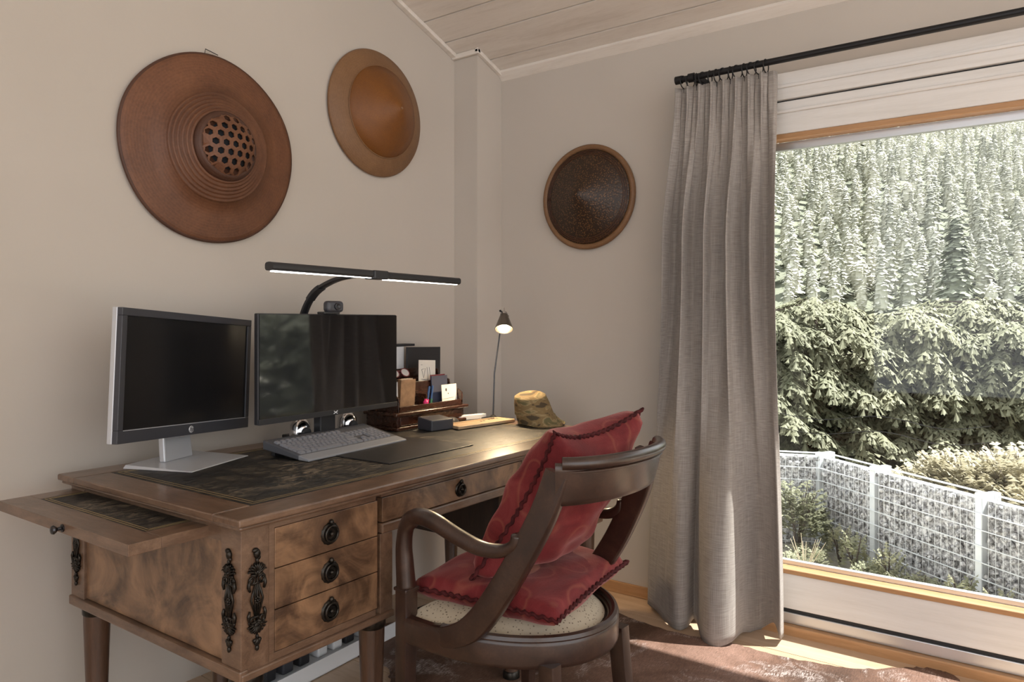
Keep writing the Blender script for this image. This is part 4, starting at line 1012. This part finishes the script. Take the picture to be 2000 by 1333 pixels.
for k, (u, d) in enumerate(spots):
    p = ray_d(u, d)
    fr_ = d < 8.3; row = sorted(q[0] for q in spots if (q[1] < 8.3) == fr_); nth = ORD[row.index(u)]
    o = thing('spruce', f'clipped dense spruce in the front hedge row, {nth} counting away from the curtain' if fr_ else f'spruce behind the front hedge row, {nth} counting away from the curtain', 'tree', (p.x, p.y, GZ), R.uniform(0, 6), 'spruces of the clipped hedge' if fr_ else 'spruces behind the hedge front')
    a, b, c = hp_[k % 3]
    o.scale = (1, 1, 1.0 + .03 * math.sin(k * 2.1))
    part('needles', a, None, o, kind='stuff'); part('trunk', b, None, o); part('branches', c, None, o)
for k, (x, y) in enumerate(((9.3, -1.7), (9.2, -2.8), (9.0, -3.9), (8.7, -5.0), (8.3, -6.1), (7.6, -7.0), (6.8, -7.8), (5.9, -8.4))):
    o = thing('spruce', 'hedge spruce seen only as a reflection in the wide display', 'tree', (x, y, GZ), R.uniform(0, 6), 'hedge spruces mirrored in the display'); o.scale = (1.1, 1.1, 1.05)
    a, b, c = hp_[k % 3]; part('needles', a, None, o, kind='stuff'); part('trunk', b, None, o); part('branches', c, None, o)
# bushes and low plants
def bush(seed, w, h, n, mat, upright=.6, L=.12):
    rs = random.Random(seed); f = MB(); t = MB()
    for k in range(max(5, n // 40)):
        az = rs.uniform(0, 2 * PI); r = rs.uniform(.2, .8) * w
        t.tube([(0, 0, 0), (r * .5 * math.cos(az), r * .5 * math.sin(az), h * .5), (r * math.cos(az), r * math.sin(az), h * rs.uniform(.7, 1))], [.008, .005, .002], 4, False)
    for k in range(n):
        az = rs.uniform(0, 2 * PI); rr = rs.uniform(.2, 1) ** .6; z = h * (1 - rr * rr * rs.uniform(.4, 1.0)); r = rr * w
        a2 = az + rs.uniform(-1, 1)
        spray(f, (r * math.cos(az), r * math.sin(az), max(.02, z * rs.uniform(.6, 1))), (math.cos(a2), math.sin(a2), upright), L * rs.uniform(.6, 1.2), L * .35, rs, .2)
    return mesh('leaves', f, mat, False, False), mesh('stems', t, 'bark', False)
def put_bush(meshes, p, z, label, cat='bush', name='shrub', group=None, rz=0, sc_=1.0):
    o = thing(name, label, cat, (p.x, p.y, z), rz, group); o.scale = (sc_,) * 3
    part('leaves', meshes[0], None, o, kind='stuff'); part('stems', meshes[1], None, o)
    return o
dry = bush(3, .55, .62, 1500, 'leaf_dry', 1.2, .14)
put_bush(dry, ray_d(1900, 5.9), GZ, 'pale straw-coloured bush behind the gabion fence, nearer the curtain', group='pale bushes behind the fence')
put_bush(dry, ray_d(2010, 5.7), GZ, 'pale straw-coloured bush behind the gabion fence at the picture edge', group='pale bushes behind the fence', rz=1.3, sc_=1.08)
low = bush(4, .13, .15, 120, 'leaf_low', 1.0, .06); low2 = bush(5, .09, .26, 60, 'leaf_low', 1.6, .07)
tall = bush(6, .20, .55, 420, 'leaf_hedge', .8, .09)
put_bush(tall, ray_d(1556, 5.25), GZ, 'leafy green shrub in front of the fence next to the curtain')
lows = [(1575, 4.95, 0), (1640, 5.05, 1), (1668, 4.85, 1), (1705, 4.6, 0), (1735, 4.55, 1), (1765, 4.45, 0), (1800, 4.35, 0), (1840, 4.2, 0), (1880, 4.05, 1), (1905, 3.95, 0), (1950, 3.85, 1), (1985, 3.75, 0), (1545, 4.8, 0)]
for k, (u, d, t_) in enumerate(lows):
    nth = ORD[sorted(q[0] for q in lows if q[2] == t_).index(u)]
    put_bush((low, low2)[t_], ray_d(u, d), GZ, f'low sprawling weed at the gabion fence foot, {nth} such from the curtain' if not t_ else f'upright spindly weed at the gabion fence foot, {nth} such from the curtain', 'plant', 'weed', 'low weeds along the fence' if not t_ else 'upright weeds along the fence', R.uniform(0, 6))
tw = MB(); p0 = ray_d(1572, 4.75)
for k in range(9):
    a = R.uniform(0, 6.28); r = R.uniform(.04, .13); tw.tube([(0, 0, 0), (r * .4 * math.cos(a), r * .4 * math.sin(a), .12), (r * math.cos(a), r * math.sin(a), R.uniform(.2, .32))], [.004, .003, .0015], 4)
M['straw'] = flat('dry_stem', (.50, .43, .32), .8)
o = solo('dry_stems', tw, 'straw', 'bare pale stems of a dry plant before the first fence post', 'plant'); o.location = (p0.x, p0.y, GZ)
wf = thing('wire_fence', 'thin sagging wire strands running behind the gabion wall', 'fence', (6.3, 1.2, GZ))
for z in (.42, .30):
    pts = [ray_d(u, 6.3 - (u - 1530) * .0022) + Vector((0, 0, z - (.03 * math.sin((u - 1530) / 40.0)) - GZ)) - Vector((6.3, 1.2, 0)) for u in range(1480, 1960, 24)]
    part('strand', MB().tube(pts, .003, 4), 'iron', wf)
# hillside with forest
HB = 42.0
def hill_z(d): return GZ + (max(0, d - 95) * .40 + .6 if d > 95 else (d - 12) / 83 * .6 - .1)
def hg(u, v):
    p = ray_d(lerp(1050, 2900, u), lerp(12, 360, v)); d = lerp(12, 360, v)
    return (p.x, p.y, hill_z(d) + (1.5 * math.sin(u * 31 + v * 17) if d > 110 else 0))
struct('hillside', MB().grid(hg, 40, 60), 'meadow', smooth='all')
def conifer(seed, broad=False, n=22, m=11, fine=1.0):
    rs = random.Random(seed); f = MB()
    for k in range(n):
        h = .08 + .92 * k / n
        r = (.165 * (1 - h) ** .75 + .010) if not broad else .27 * math.sqrt(max(.02, 1 - ((h - .55) / .5) ** 2))
        for i in range(m):
            a = 2 * PI * i / m + k * .7 + rs.uniform(-.3, .3); q = r * rs.uniform(.35, 1.25); dz = rs.uniform(.015, .055) * fine
            c, s = math.cos(a), math.sin(a); w = rs.uniform(.022, .055) * fine * (1.5 if broad else 1); ln = rs.uniform(.04, .09) * fine * (1.3 if broad else 1)
            hh = h + rs.uniform(-.025, .03); q0 = max(0, q - ln)
            f.add([(c * q0, s * q0, hh + .02 * fine), (c * q - s * w, s * q + c * w, hh - dz * .5), (c * (q + ln * .4), s * (q + ln * .4), hh - dz), (c * q + s * w, s * q - c * w, hh - dz * .6)], [(0, 1, 2), (0, 2, 3)])
    if not broad: f.tube([(0, 0, .9), (0, 0, 1.03)], [.008, .002], 3, False)
    f.lathe([(.03, .06), (.11, .1), (.085, .35), (.05, .65), (.004, .97)] if not broad else [(.05, .08), (.17, .3), (.2, .55), (.14, .85), (.02, 1.0)], 7)
    t = MB().tube([(0, 0, -.05), (0, 0, .5)], [.014, .008], 5)
    return mesh('crown', f, 'leaf_far_hazed', False, False), mesh('trunk', t, 'bark', True)
cons = [conifer(40 + k) for k in range(5)] + [conifer(50, True), conifer(51, True)]
rs = random.Random(5); cand = []
d = 100.0
while d < 345:
    step = 3.6 + (d - 100) * .012
    du = step / d * 1452 * .95
    u = 1450 + rs.uniform(0, du)
    while u < 2110:
        cand.append((u + rs.uniform(-.22, .22) * du, d + rs.uniform(-.3, .3) * step)); u += du
    d += step * 1.45
vis = []
for (u, d) in cand:
    v = 630 - 1452 * (hill_z(d) - CAM_H) / d
    vis.append((u, d, v))
vis.sort(key=lambda q: q[1])
far = MB()
for k, (u, d, v) in enumerate(vis):
    p = ray_d(u, d); h_ = rs.uniform(6.0, 10.5); broad = rs.random() < .22
    cm = cons[rs.choice([5, 6]) if broad else rs.randrange(5)]
    if broad: h_ *= .6
    if k < 300:
        o = thing('forest_tree', 'pale round-crowned deciduous tree among the hillside conifers' if broad else 'pale sunlit conifer in the forest covering the hillside', 'tree', (p.x, p.y, hill_z(d)), rs.uniform(0, 6), 'broadleaf trees on the hillside' if broad else 'conifers on the hillside')
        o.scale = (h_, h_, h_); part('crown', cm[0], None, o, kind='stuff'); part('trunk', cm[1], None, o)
    else:
        me = cm[0]; rot = Matrix.Translation((p.x, p.y, hill_z(d))) @ Matrix.Rotation(rs.uniform(0, 6), 4, 'Z') @ Matrix.Scale(h_, 4)
        far.add([tuple(rot @ vv.co) for vv in me.vertices], [tuple(q.vertices) for q in me.polygons])
F2 = Vector((math.cos(math.radians(-46)), math.sin(math.radians(-46)), 0)); S2 = Vector((-F2.y, F2.x, 0))
struct('hillside_side', MB().grid(lambda u, v: tuple(F2 * lerp(14, 360, v) + S2 * lerp(14, 360, v) * lerp(-.75, .52, u) + Vector((0, 0, hill_z(lerp(14, 360, v)) - .3))), 30, 50), 'meadow', smooth='all')
d = 100.0
while d < 300:
    step = 5.2 + (d - 100) * .02; a = -.55
    while a < .55:
        dd_ = d + rs.uniform(-.4, .4) * step; p = F2 * dd_ + S2 * dd_ * a; h_ = rs.uniform(6, 11)
        rot = Matrix.Translation((p.x, p.y, hill_z(dd_))) @ Matrix.Rotation(rs.uniform(0, 6), 4, 'Z') @ Matrix.Scale(h_, 4); me = cons[rs.randrange(7)][0]
        far.add([tuple(rot @ vv.co) for vv in me.vertices], [tuple(q.vertices) for q in me.polygons])
        a += step / d * rs.uniform(.6, 1.3)
    d += step * 1.6
if far.v: tag(part('distant_forest', far, 'leaf_far_hazed', kind='stuff', fix=False), 'uncountable distant conifers high up the forested hillside', 'forest')
print('FOREST', len(vis))
lm = conifer(77, False, 50, 26, .6)
lme = lm[0].copy(); lme.materials.clear(); lme.materials.append(M['leaf_larch'])
p = ray_d(1868, 48); o = thing('larch', 'light green larch standing just behind the hedge before the forest', 'tree', (p.x, p.y, hill_z(48) - .3)); o.scale = (9.5, 9.5, 8.6)
part('crown', lme, None, o, kind='stuff'); part('trunk', lm[1], None, o)
